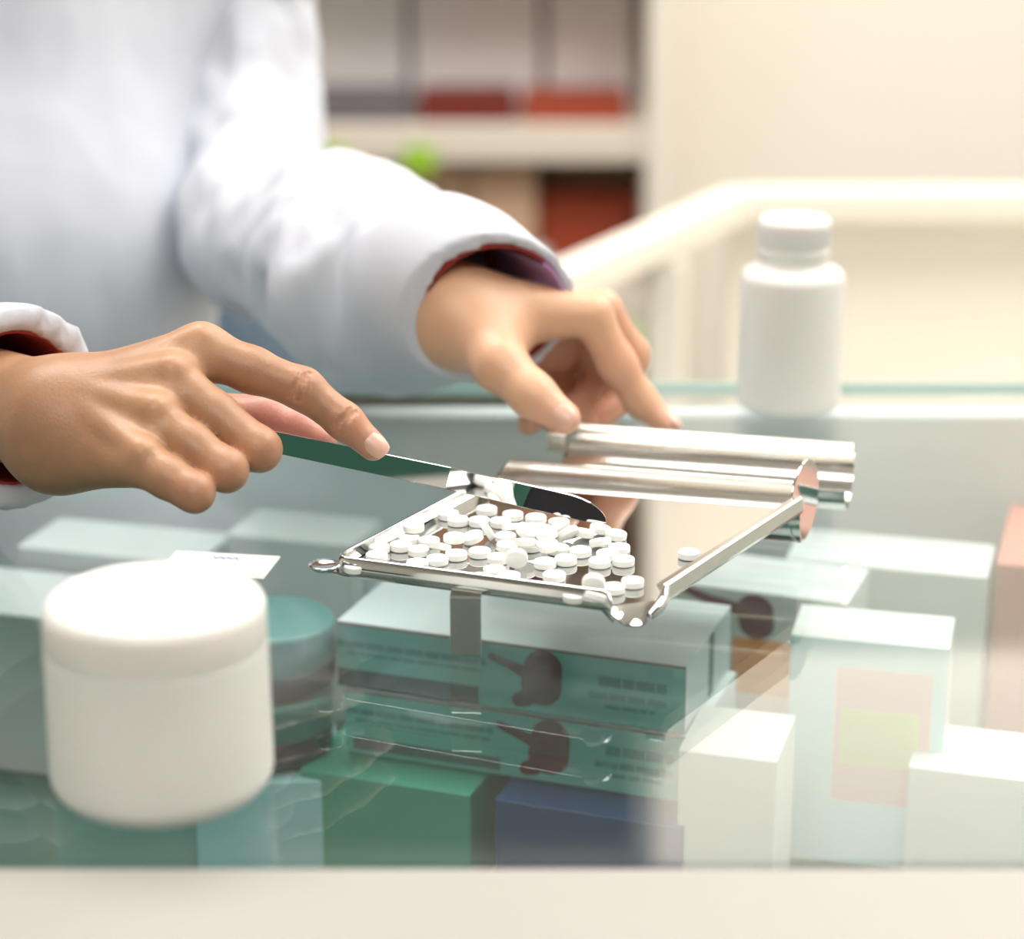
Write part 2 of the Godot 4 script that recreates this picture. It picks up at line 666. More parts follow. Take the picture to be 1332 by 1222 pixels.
func room() -> void:
	struct("floor", box_mesh(Vector3(5.2, 0.1, 6.2), 0.0), M.floor_tile, Vector3(0, -1.0, 0.2), "grey floor of the pharmacy")
	struct("ceiling", box_mesh(Vector3(5.2, 0.1, 6.2), 0.0), M.ceiling_paint, Vector3(0, 1.81, 0.2), "white ceiling")
	struct("wall_left", box_mesh(Vector3(0.1, 2.8, 6.2), 0.0), M.wall_paint, Vector3(-2.55, 0.4, 0.2), "pale wall on the left")
	struct("wall_right", box_mesh(Vector3(0.1, 2.8, 6.2), 0.0), M.wall_paint, Vector3(2.55, 0.4, 0.2), "pale wall on the right")
	struct("wall_front", box_mesh(Vector3(5.2, 2.8, 0.1), 0.0), M.wall_paint, Vector3(0, 0.4, 3.25), "pale wall behind the viewer")
	tag(obj("added_base_cabinet", box_mesh(Vector3(4.9, 1.06, 0.4), 0.01), M.dark_green, null, Vector3(0, -0.415, 2.99)), "long dark green cabinet added unseen behind the viewer for the steel to reflect", "cabinet")  # unseen dark mass, added so the spatula reflects green
	tag(obj("added_base_cabinet", box_mesh(Vector3(0.4, 1.06, 2.3), 0.01), M.dark_green, null, Vector3(-2.29, -0.415, 1.58)), "dark green cabinet added unseen at the left wall for the tray rim to reflect", "cabinet")  # unseen, added so rim and leg reflect green
	tag(obj("added_wall_cabinet", box_mesh(Vector3(4.9, 0.6, 0.3), 0.01), M.dark_upper, null, Vector3(0, 0.43, 3.04)), "long charcoal wall cabinet added unseen above the dark green one for the blade to reflect", "cabinet")  # unseen, added to give the blade a dark reflection
	# back wall with an opening for an added, unseen window that throws glare on the glass
	var wx0 := 0.15
	var wx1 := 2.2
	var wy0 := 0.98
	var wy1 := 1.66
	var z := -2.5
	var back := begin()
	box(back, Vector3(wx0 + 2.6, 2.8, 0.1), 0.0, Transform3D(Basis(), Vector3((wx0 - 2.6) / 2, 0.4, z)))
	box(back, Vector3(2.6 - wx1, 2.8, 0.1), 0.0, Transform3D(Basis(), Vector3((wx1 + 2.6) / 2, 0.4, z)))
	box(back, Vector3(wx1 - wx0, wy0 + 1.0, 0.1), 0.0, Transform3D(Basis(), Vector3((wx0 + wx1) / 2, (wy0 - 1.0) / 2, z)))
	box(back, Vector3(wx1 - wx0, 1.8 - wy1, 0.1), 0.0, Transform3D(Basis(), Vector3((wx0 + wx1) / 2, (wy1 + 1.8) / 2, z)))
	struct("wall_back", done(back), M.wall_paint, Vector3.ZERO, "warm white wall at the back")
	var w := Node3D.new()
	w.name = "added_window_1"
	add_child(w)
	tag(w, "bright frosted window added in the back wall, out of view, for glare on the glass", "", "", "structure")
	w.position = Vector3((wx0 + wx1) / 2, (wy0 + wy1) / 2, z)
	var fr := begin()
	for s in [-1, 0, 1]:
		box(fr, Vector3(0.05, wy1 - wy0, 0.06), 0.004, Transform3D(Basis(), Vector3(s * ((wx1 - wx0) / 2 - 0.025), 0, 0.0)))
	for s in [-1, 1]:
		box(fr, Vector3(wx1 - wx0, 0.05, 0.058), 0.004, Transform3D(Basis(), Vector3(0, s * ((wy1 - wy0) / 2 - 0.025), 0)))
	obj("added_window_frame", done(fr), M.cream_paint, w)
	var pane := mat("added_window_glow", Color(0.95, 0.93, 0.9), 0.6)
	pane.emission_enabled = true
	pane.emission = Color(1.0, 0.965, 0.9)
	pane.emission_energy_multiplier = 0.5
	for s in [-1, 1]:
		obj("added_window_pane", box_mesh(Vector3((wx1 - wx0) / 2 - 0.06, wy1 - wy0 - 0.08, 0.012), 0.001), pane, w, Vector3(s * (wx1 - wx0) / 4, 0, -0.01))
	var l := AreaLight3D.new()
	l.name = "added_window_light"
	l.area_size = Vector2(wx1 - wx0 - 0.1, wy1 - wy0 - 0.1)
	l.light_energy = 0.78
	l.light_color = Color(1.0, 0.96, 0.90)
	l.area_range = 12.0
	l.shadow_enabled = true
	w.add_child(l)
	l.position = Vector3(0, 0, 0.05)
	l.rotation_degrees = Vector3(0, 180, 0)


func counter() -> void:
	# a glass showcase: glass top with its upper face at y = 0
	var t := thing("display_counter", "glass topped display counter with a pale metal edge along its front", "counter", Vector3(0, -0.95, 0))
	var up := Vector3(0, 0.95, 0)
	var z0 := -0.30
	var z1 := 0.262
	obj("glass_top", box_mesh(Vector3(2.2, 0.008, z1 - z0), 0.0008), M.glass, t, up + Vector3(0, -0.004, (z0 + z1) / 2))
	obj("back_glass_edge", box_mesh(Vector3(2.2, 0.0074, 0.0015), 0.0004), M.glass_edge, t, up + Vector3(0, -0.004, z0 - 0.001))
	# front rail: rounded metal profile
	var st := begin()
	prism(st, rect(0.07, 0.02, 0.006), -1.1, 1.1, 0.001, Transform3D(Basis(Vector3.UP, PI / 2), Vector3(0, -0.0095, z1 + 0.035)))
	obj("front_rail", done(st), M.frame_metal, t, up)
	obj("front_panel", box_mesh(Vector3(2.2, 0.928, 0.012), 0.001), M.glass, t, up + Vector3(0, -0.484, z1 + 0.03))
	obj("back_panel", box_mesh(Vector3(2.2, 0.93, 0.016), 0.002), M.case_back, t, up + Vector3(0, -0.475, z0 + 0.02))
	for s in [-1, 1]:
		obj("side_panel", box_mesh(Vector3(0.016, 0.93, z1 - z0 - 0.06), 0.002), M.case_panel, t, up + Vector3(s * 1.08, -0.475, (z0 + z1) / 2))
	obj("shelf", box_mesh(Vector3(2.14, 0.012, z1 - z0 - 0.03), 0.001), M.case_panel, t, up + Vector3(0, -0.166, (z0 + z1) / 2 + 0.01))


# ---------------------------------------------------------------- counting tray
func tray() -> void:
	var o := on_y(640, 720, 0.0)
	var t := thing("pill_counting_tray", "polished steel pill counting tray with open tubular trough, standing on the glass counter", "tray", o)
	axis_l = on_y(648, 620, 0.0235)
	axis_r = on_y(1048, 652, 0.0235)
	var ax := (axis_r - axis_l).normalized()
	var w := Vector3(ax.z, 0, -ax.x).normalized()      # away from the viewer
	var lip := 0.0008
	var a := on_tray(427, 743)            # front left
	var b := on_tray(872, 800)            # front right, where the spout is cut
	var c := tray_h(axis_r - w * TROUGH_R)
	var d := tray_h(axis_l - w * TROUGH_R)
	var s1 := on_tray(782, 790)
	var s2 := on_tray(866, 780)
	# floor, with the spout's lip bending down
	var fl := begin()
	fl.set_smooth_group(-1)
	var outline := [d, a, s1, s2, c]
	var dn := Vector3.DOWN * lip
	for i in range(1, outline.size() - 1):
		tri(fl, outline[0], outline[i], outline[i + 1])
		tri(fl, outline[0] + dn, outline[i + 1] + dn, outline[i] + dn)
	for i in outline.size():
		var p: Vector3 = outline[i]
		var q: Vector3 = outline[(i + 1) % outline.size()]
		quad(fl, p + dn, q + dn, q, p)
	world_part("floor_plate", done(fl), M.polished_steel, t)
	# spout: the floor's corner runs out into a short curved lip
	var sp := begin()
	var out := ((s1 - d).normalized() + (s2 - d).normalized()).normalized()
	var e1 := on_tray(797, 806, -0.0022)
	var e2 := on_tray(846, 806, -0.0022)
	var rows := []
	for k in 7:
		var f := k / 6.0
		var row := []
		for j in 9:
			var g := j / 8.0
			var p := s1.lerp(s2, g).lerp(e1.lerp(e2, g), f)
			p.y += 0.003 * pow(absf(g - 0.5) * 2.0, 3.0) * sin(f * PI * 0.6) - 0.0012 * f * f
			p += out * 0.003 * f * (1.0 - pow(absf(g - 0.5) * 2.0, 2.0))
			row.append(p)
		rows.append(row)
	for k in 6:
		for j in 8:
			sp.set_smooth_group(1)
			two(sp, rows[k][j], rows[k + 1][j], rows[k + 1][j + 1], rows[k][j + 1], Vector3.UP)
			sp.set_smooth_group(2)
			two(sp, rows[k][j] + dn, rows[k + 1][j] + dn, rows[k + 1][j + 1] + dn, rows[k][j + 1] + dn, Vector3.DOWN)
	sp.set_smooth_group(-1)
	for j in 8:
		two(sp, rows[6][j], rows[6][j + 1], rows[6][j + 1] + dn, rows[6][j] + dn, out)
	for k in 6:
		two(sp, rows[k][0], rows[k + 1][0], rows[k + 1][0] + dn, rows[k][0] + dn, s1 - s2)
		two(sp, rows[k][8], rows[k + 1][8], rows[k + 1][8] + dn, rows[k][8] + dn, s2 - s1)
	world_part("spout", done(sp), M.polished_steel, t)
	# left and front wall in one bent strip with a rounded corner
	var path := []
	path.append(d.lerp(a, 0.03))
	for i in 8:
		path.append(d.lerp(a, 0.03 + 0.89 * (i + 1) / 8.0))
	var p0: Vector3 = path[path.size() - 1]
	var p1 := a.lerp(s1, 0.07)
	for i in range(1, 8):
		var f := i / 8.0
		path.append(p0.lerp(a, f).lerp(a.lerp(p1, f), f))
	var scales := []
	for i in path.size(): scales.append(1.0)
	for i in 13:
		path.append(p1.lerp(s1, i / 12.0))
		scales.append(1.0)
	# the wall sinks into the spout
	var last: Vector3 = path[path.size() - 1]
	for i in 6:
		var f := (i + 1) / 6.0
		path.append(last.lerp(e1, f) + Vector3.DOWN * 0.001 * f)
		scales.append(1.0 - 0.75 * f * f)
	# along this path the tray's outside lies to the right of the way, i.e. sweep's +x is inwards when walking anticlockwise
	var sec := [Vector2(0.0004, -0.0016), Vector2(0.0010, -0.0014), Vector2(0.0014, -0.0006), Vector2(0.0026, 0.0050), Vector2(0.0030, 0.0054), Vector2(0.0029, 0.0061), Vector2(0.0018, 0.0061), Vector2(0.0012, 0.0054), Vector2(0.0, 0.0003)]
	var wl := begin()
	sweep(wl, mirror_path(path), mirrored(sec), true, mirror_path(scales))
	world_part("front_rim", done(wl), M.steel, t)
	# small folded ear at the left corner
	var ear := begin()
	lathe(ear, [Vector2(0, -0.0016), Vector2(0.0040, -0.0012), Vector2(0.0062, 0.0006), Vector2(0.0060, 0.0014), Vector2(0.0045, 0.0010), Vector2(0, 0.0008)], 20, Transform3D(Basis(), on_tray(422, 738, 0.0044)))
	world_part("corner_ear", done(ear), M.steel, t)
	# right wall
	var rp := []
	for i in 13:
		rp.append(s2.lerp(c + ax * 0.001, i / 12.0))
	var rw := begin()
	var rsec := [Vector2(0, -0.0014), Vector2(0.0008, -0.0012), Vector2(0.0018, 0.0042), Vector2(0.0040, 0.0046), Vector2(0.0040, 0.0054), Vector2(0.0012, 0.0056), Vector2(0.0002, 0.005), Vector2(-0.0004, 0.0)]
	sweep(rw, mirror_path(rp), mirrored(rsec), false)
	world_part("side_rim", done(rw), M.satin_steel, t)
	# curled end of the right wall beside the spout
	var cu := begin()
	var ctop := s2 + Vector3.UP * 0.0045
	var cend := e2 + Vector3.UP * 0.0012
	for k in 10:
		var f0 := k / 10.0
		var f1 := (k + 1) / 10.0
		var q0 := ctop.lerp(cend, f0) + out * 0.0022 * sin(f0 * PI)
		var q1 := ctop.lerp(cend, f1) + out * 0.0022 * sin(f1 * PI)
		var r0 := lerpf(0.0016, 0.0022, sin(f0 * PI))
		var r1 := lerpf(0.0016, 0.0022, sin(f1 * PI))
		var fw2 := (q1 - q0).normalized()
		var sx := fw2.cross(Vector3.UP).normalized()
		var sy2 := sx.cross(fw2)
		cu.set_smooth_group(3)
		for j in 12:
			var u := TAU * j / 12
			var v := TAU * (j + 1) / 12
			two(cu, q0 + (sx * cos(u) + sy2 * sin(u)) * r0, q0 + (sx * cos(v) + sy2 * sin(v)) * r0, q1 + (sx * cos(v) + sy2 * sin(v)) * r1, q1 + (sx * cos(u) + sy2 * sin(u)) * r1, sx * cos(u) + sy2 * sin(u))
	world_part("rim_curl", done(cu), M.steel, t)
	# trough: half tube along the far edge, closed by a round plate at its right end
	var tr := begin()
	gutter(tr, axis_l, axis_r, TROUGH_R, 0.0008, w, Vector3.UP, -180, 4, 40)
	world_part("trough", done(tr), M.satin_steel, t)
	var lipbar := begin()
	prism(lipbar, rect(0.0018, 0.0026, 0.0008), 0, axis_l.distance_to(axis_r), 0.0003, Transform3D(Basis(w, Vector3.UP, w.cross(Vector3.UP)) if w.cross(Vector3.UP).dot(ax) > 0 else Basis(-w, Vector3.UP, ax), axis_l + w * TROUGH_R + Vector3.UP * 0.0014))
	world_part("trough_lip", done(lipbar), M.satin_steel, t)
	var disc := begin()
	var turned := Transform3D(Basis(Vector3.UP, -0.20) * Basis(w, ax, w.cross(ax)), axis_r - ax * 0.0012)
	lathe(disc, [Vector2(0, 0), Vector2(TROUGH_R + 0.0004, 0), Vector2(TROUGH_R + 0.0004, 0), Vector2(TROUGH_R + 0.0006, 0.0004), Vector2(TROUGH_R + 0.0002, 0.0009), Vector2(TROUGH_R + 0.0002, 0.0009), Vector2(0, 0.0009)], 64, turned)
	world_part("end_plate", done(disc), M.steel, t)
	var cap := begin()
	gutter(cap, axis_l - ax * 0.0008, axis_l, TROUGH_R, TROUGH_R - 0.0004, w, Vector3.UP, -180, 4, 32)
	world_part("end_plate", done(cap), M.steel, t)
	# lid: the other half tube, folded back on its hinge, a little higher at its far edge
	var up2 := (Vector3.UP * cos(0.19) - w * sin(0.19)).normalized()
	var w2 := (w * cos(0.19) + Vector3.UP * sin(0.19)).normalized()
	var ll := axis_l + w * (TROUGH_R + 0.0006) + w2 * TROUGH_R + ax * 0.0175 + Vector3.UP * 0.0008
	var lr := axis_r + w * (TROUGH_R + 0.0006) + w2 * TROUGH_R + ax * 0.0145 + Vector3.UP * 0.0008
	var ld := begin()
	gutter(ld, ll, lr, TROUGH_R, 0.0008, w2, up2, -176, 6, 40)
	world_part("lid", done(ld), M.satin_steel, t)
	var lf := begin()
	box(lf, Vector3(ll.distance_to(lr) - 0.006, 0.0032, 0.0012), 0.0004, Transform3D(Basis(ax, up2, ax.cross(up2)), (ll + lr) / 2 + ax * 0.003 + w2 * (TROUGH_R - 0.001) + up2 * 0.0030))
	world_part("lid_flange", done(lf), M.satin_steel, t)
	var tb := begin()
	box(tb, Vector3(0.0085, 0.0085, 0.0008), 0.0003, Transform3D(Basis(ax, (up2 + w2 * 0.35).normalized(), ax.cross((up2 + w2 * 0.35).normalized())), ll - ax * 0.003 + w2 * (TROUGH_R - 0.006) - up2 * 0.004))
	world_part("lid_tab", done(tb), M.satin_steel, t)
	for k in 3:
		var hg := begin()
		var hp := axis_l.lerp(axis_r, 0.2 + 0.3 * k) + w * (TROUGH_R + 0.0008) + Vector3.DOWN * 0.0012
		lathe(hg, [Vector2(0, -0.009), Vector2(0.0014, -0.009), Vector2(0.0014, -0.009), Vector2(0.0014, 0.009), Vector2(0.0014, 0.009), Vector2(0, 0.009)], 14, Transform3D(Basis(w, ax, w.cross(ax)), hp))
		world_part("hinge", done(hg), M.steel, t)
	# strap legs, bent out under the plate
	for spot in [[606, 775, 853, true], [0, 0, 0, false]]:
		var foot: Vector3
		var top: Vector3
		var along := (s1 - a).normalized()
		along.y = 0
		along = along.normalized()
		if spot[3]:
			foot = on_y(spot[0], spot[2], 0.0)
			top = Vector3(foot.x, TRAY_H - 0.001, foot.z)
			along = Vector3(1, 0, 0.06).normalized()
		else:
			var mid := axis_l.lerp(axis_r, 0.55)
			foot = Vector3(mid.x, 0, mid.z)
			top = Vector3(mid.x, axis_l.y - TROUGH_R + 0.0004, mid.z)
			along = ax
		var st := begin()
		var h := top.y
		var back := along.cross(Vector3.UP) if along.cross(Vector3.UP).z < 0 else -along.cross(Vector3.UP)
		box(st, Vector3(0.0118, h, 0.0011), 0.0003, Transform3D(Basis(along, Vector3.UP, along.cross(Vector3.UP)), foot + Vector3.UP * h / 2))
		if spot[3]:
			box(st, Vector3(0.0118, 0.0011, 0.02), 0.0003, Transform3D(Basis(along, Vector3.UP, along.cross(Vector3.UP)), top + back * 0.01))
		world_part("leg", done(st), M.steel, t)


func mirror_path(p: Array) -> Array:
	var q := p.duplicate()
	q.reverse()
	return q


func mirrored(s: Array) -> Array:
	return s


func spatula() -> void:
	var tip := at(786, 669, 0.9115)
	var fold := at(583, 622, 0.9065)
	var heel := at(240, 551, 0.884)
	var t := thing("counting_spatula", "narrow steel spatula held in the near hand, its rounded tip behind the tablets", "spatula", Vector3(tip.x, 0.026, tip.z))
	for k in 2:
		var a: Vector3 = [fold, heel][k]
		var b: Vector3 = [tip, fold][k]
		var lean: float = deg_to_rad([-9.5, -7.0][k])    # the handle is twisted a little against the blade
		var x := (b - a).normalized()
		var face := Vector3(0, 0, 1).slide(x).normalized()
		face = face.rotated(x, lean)
		var y := face.cross(x).normalized()
		if y.y < 0: y = -y
		var l := a.distance_to(b)
		var pts := PackedVector2Array()
		var wd: float = [0.0096, 0.0091][k]
		if k == 0:
			world_part("blade", twisted_blade(a, x, l, wd), M.polished_steel, t)
			continue
		pts = PackedVector2Array([Vector2(0, -wd * 0.46), Vector2(l, -wd / 2), Vector2(l, wd / 2), Vector2(0, wd * 0.46)])
		var st := begin()
		prism(st, pts, -0.00045, 0.00045, 0.00014, Transform3D(Basis(x, y, x.cross(y)), a))
		world_part("handle", done(st), M.polished_steel, t)


# the blade turns a little about its length from the bend to the round tip
func twisted_blade(a: Vector3, x: Vector3, l: float, wd: float) -> ArrayMesh:
	var st := begin()
	var rings := []
	var n := 40
	for i in n + 1:
		var u := l * i / n if i < 20 else l * 0.5 + (l * 0.5 + 0.0015) * sin(PI / 2 * (i - 20) / (n - 20.0))
		var lean := deg_to_rad(lerpf(-1.0, -13.0, smoothstep(0.25, 0.62, u / l)))
		var face := Vector3(0, 0, 1).slide(x).normalized().rotated(x, lean)
		var y := face.cross(x).normalized()
		if y.y < 0: y = -y
		var g := clampf((u - (l - 0.017)) / 0.0186, 0.0, 1.0)
		var top := -wd / 2 + 0.0012 + (wd - 0.0012) * sqrt(maxf(1.0 - g * g, 0.0004))
		var low := -wd / 2 + 0.0012 * pow(g, 6.0)
		var c := a + x * u
		rings.append([c + y * low + face * 0.0003, c + y * (low + 0.0002) + face * 0.00045, c + y * (top - 0.0003) + face * 0.00045, c + y * top + face * 0.0001,
			c + y * top - face * 0.0001, c + y * (top - 0.0003) - face * 0.00045, c + y * (low + 0.0002) - face * 0.00045, c + y * low - face * 0.0003])
	for i in n:
		var mid := Vector3.ZERO
		for k in 8: mid += rings[i][k] / 8.0
		for k in 8:
			var m := (k + 1) % 8
			st.set_smooth_group(k + 1)
			two(st, rings[i][k], rings[i][m], rings[i + 1][m], rings[i + 1][k], (rings[i][k] + rings[i][m]) / 2.0 - mid)
	st.set_smooth_group(-1)
	for e in [0, n]:
		for k in range(1, 7):
			two(st, rings[e][0], rings[e][k], rings[e][k + 1], rings[e][k + 1], x * (1.0 if e else -1.0))
	return done(st)


# ---------------------------------------------------------------- tablets
const TAB_R := 0.0044
const TAB_T := 0.0031
func tablets() -> void:
	var pr := []
	pr.append(Vector2(0, 0))
	pr.append(Vector2(TAB_R - 0.0007, 0.0001))
	pr.append_array(arc2(Vector2(TAB_R - 0.0005, 0.0006), 0.0005, -80, 0, 3))
	pr.append(pr[pr.size() - 1])
	pr.append(Vector2(TAB_R, TAB_T - 0.0007))
	pr.append(Vector2(TAB_R, TAB_T - 0.0007))
	pr.append(Vector2(TAB_R - 0.0002, TAB_T - 0.0003))
	pr.append(Vector2(TAB_R - 0.0007, TAB_T - 0.0001))
	pr.append(Vector2(0, TAB_T + 0.0001))
	var st := begin()
	lathe(st, pr, 36, Transform3D(Basis(), Vector3(0, -TAB_T / 2, 0)))
	var mesh := done(st)
	# place on the photograph, layer (0 on the tray, 1 on others), lean in degrees and the way it leans, what tells it apart
	var list := [
		[462, 739, 0, 0, 0, "white tablet at the tray's left corner, leftmost of all"],
		[490, 724, 0, 0, 0, "white tablet second from the left corner of the tray"],
		[497, 713, 0, 0, 0, "white tablet touching the left rim, just behind the second from the left corner"],
		[519, 710, 0, 0, 0, "white tablet in the left cluster between the left rim pair and the topmost one"],
		[530, 703, 0, 0, 0, "white tablet half hidden under the rearmost of the left cluster"],
		[538, 696, 1, 0, 0, "white tablet lying on top at the rear of the left cluster"],
		[558, 705, 0, 0, 0, "white tablet at the right rear of the left cluster"],
		[545, 717, 0, 0, 0, "white tablet in the middle of the left cluster, behind the frontmost one"],
		[544, 734, 0, 0, 0, "white tablet frontmost of the left cluster, mirrored in the tray"],
		[568, 729, 0, 0, 0, "white tablet right of the frontmost in the left cluster"],
		[592, 722, 0, 0, 0, "white tablet carrying another at the right end of the left cluster"],
		[591, 710, 1, 0, 0, "white tablet lying on another at the right end of the left cluster"],
		[574, 717, 0, 24, 60, "white tablet tilted like a wedge against the stacked pair of the left cluster"],
		[583, 670, 0, 0, 0, "white tablet leftmost of the rear row below the blade"],
		[598, 678, 0, 0, 0, "white tablet second from the left in the rear row below the blade"],
		[623, 679, 0, 0, 0, "white tablet third from the left in the rear row below the blade"],
		[649, 680, 0, 0, 0, "white tablet fourth from the left in the rear row below the blade"],
		[633, 664, 0, 0, 0, "white tablet behind the rear row, against the blade's left part"],
		[667, 671, 0, 0, 0, "white tablet at the right end of the rear row"],
		[697, 675, 0, 0, 0, "white tablet alone in front of the middle of the blade"],
		[727, 681, 0, 0, 0, "white tablet lying under the blade's lower edge near its tip"],
		[615, 703, 0, 18, 200, "white tablet tilted at the left rear of the middle heap"],
		[634, 699, 0, 58, 10, "white tablet standing steeply at the rear left of the middle heap"],
		[624, 719, 0, 0, 0, "white tablet lying flat at the left edge of the middle heap"],
		[648, 727, 0, 0, 0, "white tablet lying flat at the front left of the middle heap"],
		[660, 711, 0, 0, 0, "white tablet lying flat inside the left half of the middle heap"],
		[666, 691, 0, 22, 100, "white tablet raised at the rear of the middle heap, left of two"],
		[658, 699, 0, 0, 0, "white tablet lying under the raised ones at the rear of the middle heap"],
		[685, 697, 0, 28, 330, "white tablet leaning between the two raised ones at the rear of the heap"],
		[701, 690, 0, 20, 70, "white tablet raised at the rear of the middle heap, right of two"],
		[728, 696, 0, 48, 145, "white tablet tipped up behind the right half of the middle heap, left of two"],
		[744, 699, 0, 44, 130, "white tablet tipped up behind the right half of the middle heap, right of two"],
		[757, 697, 0, 14, 40, "white tablet leaning low behind the right rear of the heap"],
		[777, 693, 0, 12, 20, "white tablet left neighbour of the rear right corner tablet below the blade tip"],
		[799, 697, 0, 6, 0, "white tablet at the rear right corner of the heap below the blade tip"],
		[690, 711, 0, 0, 0, "white tablet lying flat in the centre of the middle heap"],
		[684, 719, 1, 14, 80, "white tablet resting on the centre of the middle heap, tilted left"],
		[711, 706, 1, 8, 200, "white tablet resting on the rear centre of the middle heap"],
		[726, 715, 0, 0, 0, "white tablet lying flat right of the centre of the middle heap"],
		[672, 736, 0, 68, 88, "white tablet standing on edge, its round face to the viewer, at the heap's front"],
		[712, 722, 1, 10, 270, "white tablet resting on others at the front centre of the heap"],
		[710, 733, 0, 0, 0, "white tablet under the raised one at the front centre of the heap"],
		[735, 729, 0, 0, 0, "white tablet right of the front centre of the heap"],
		[755, 718, 0, 0, 0, "white tablet in the right half of the heap, left of the leaning one"],
		[781, 709, 0, 16, 120, "white tablet leaning in the right rear part of the heap"],
		[805, 714, 0, 0, 0, "white tablet at the right edge of the heap, behind the front right pair"],
		[790, 722, 0, 0, 0, "white tablet just behind the front right pair of the heap"],
		[780, 732, 0, 0, 0, "white tablet left of the front right pair of the heap"],
		[811, 730, 0, 0, 0, "white tablet right of the front right pair of the heap"],
		[643, 743, 0, 0, 0, "white tablet rearmost of the three near the front rim's middle"],
		[628, 755, 0, 10, 30, "white tablet leftmost of the three near the front rim's middle"],
		[662, 751, 0, 0, 0, "white tablet rightmost of the three near the front rim's middle"],
		[721, 750, 0, 0, 0, "white tablet alone in front of the heap, mirrored in the tray"],
		[747, 777, 0, 0, 0, "white tablet at the front rim left of the spout"],
		[772, 768, 0, 60, 85, "white tablet standing on edge in the group by the spout"],
		[798, 766, 0, 0, 0, "white tablet lying flat in the middle of the group by the spout"],
		[823, 758, 0, 0, 0, "white tablet rightmost of the group by the spout"],
		[775, 783, 0, 26, 50, "white tablet tilted at the spout's edge, nearest of all"],
		[896, 721, 0, 0, 0, "single white tablet lying apart beside the right rim"],
	]
	# let flat neighbours settle side by side
	var pos := []
	for e in list:
		pos.append(on_tray(e[0], e[1], TAB_T / 2 + 0.0001))
	for turn in 80:
		for i in list.size():
			for j in i:
				if list[i][2] != list[j][2]: continue
				var dv: Vector3 = pos[i] - pos[j]
				dv.y = 0
				var need := TAB_R * (1.0 + cos(deg_to_rad(maxf(list[i][3], list[j][3])))) + 0.00005
				if dv.length() < need:
					var push := dv.normalized() * (need - dv.length()) * 0.3
					pos[i] += push
					pos[j] -= push
	var first: MeshInstance3D
	for i in list.size():
		var e: Array = list[i]
		var o: MeshInstance3D
		if i == 0:
			o = obj("tablet", mesh, M.tablet)
			first = o
		else:
			o = first.duplicate()
			o.name = numbered("tablet")
			add_child(o, true)
		tag(o, e[5], "tablet", "round white tablets on the counting tray")
		var p: Vector3 = tray_h(pos[i])
		var lean := deg_to_rad(e[3])
		p.y += TAB_T / 2 * cos(lean) + TAB_R * sin(lean) + 0.0001 + e[2] * (TAB_T + 0.0001)
		o.position = p
		var dir := deg_to_rad(e[4])
		o.basis = Basis(Vector3(cos(dir), 0, -sin(dir)).cross(Vector3.UP).normalized(), -lean) * Basis(Vector3.UP, rng.randf() * TAU)


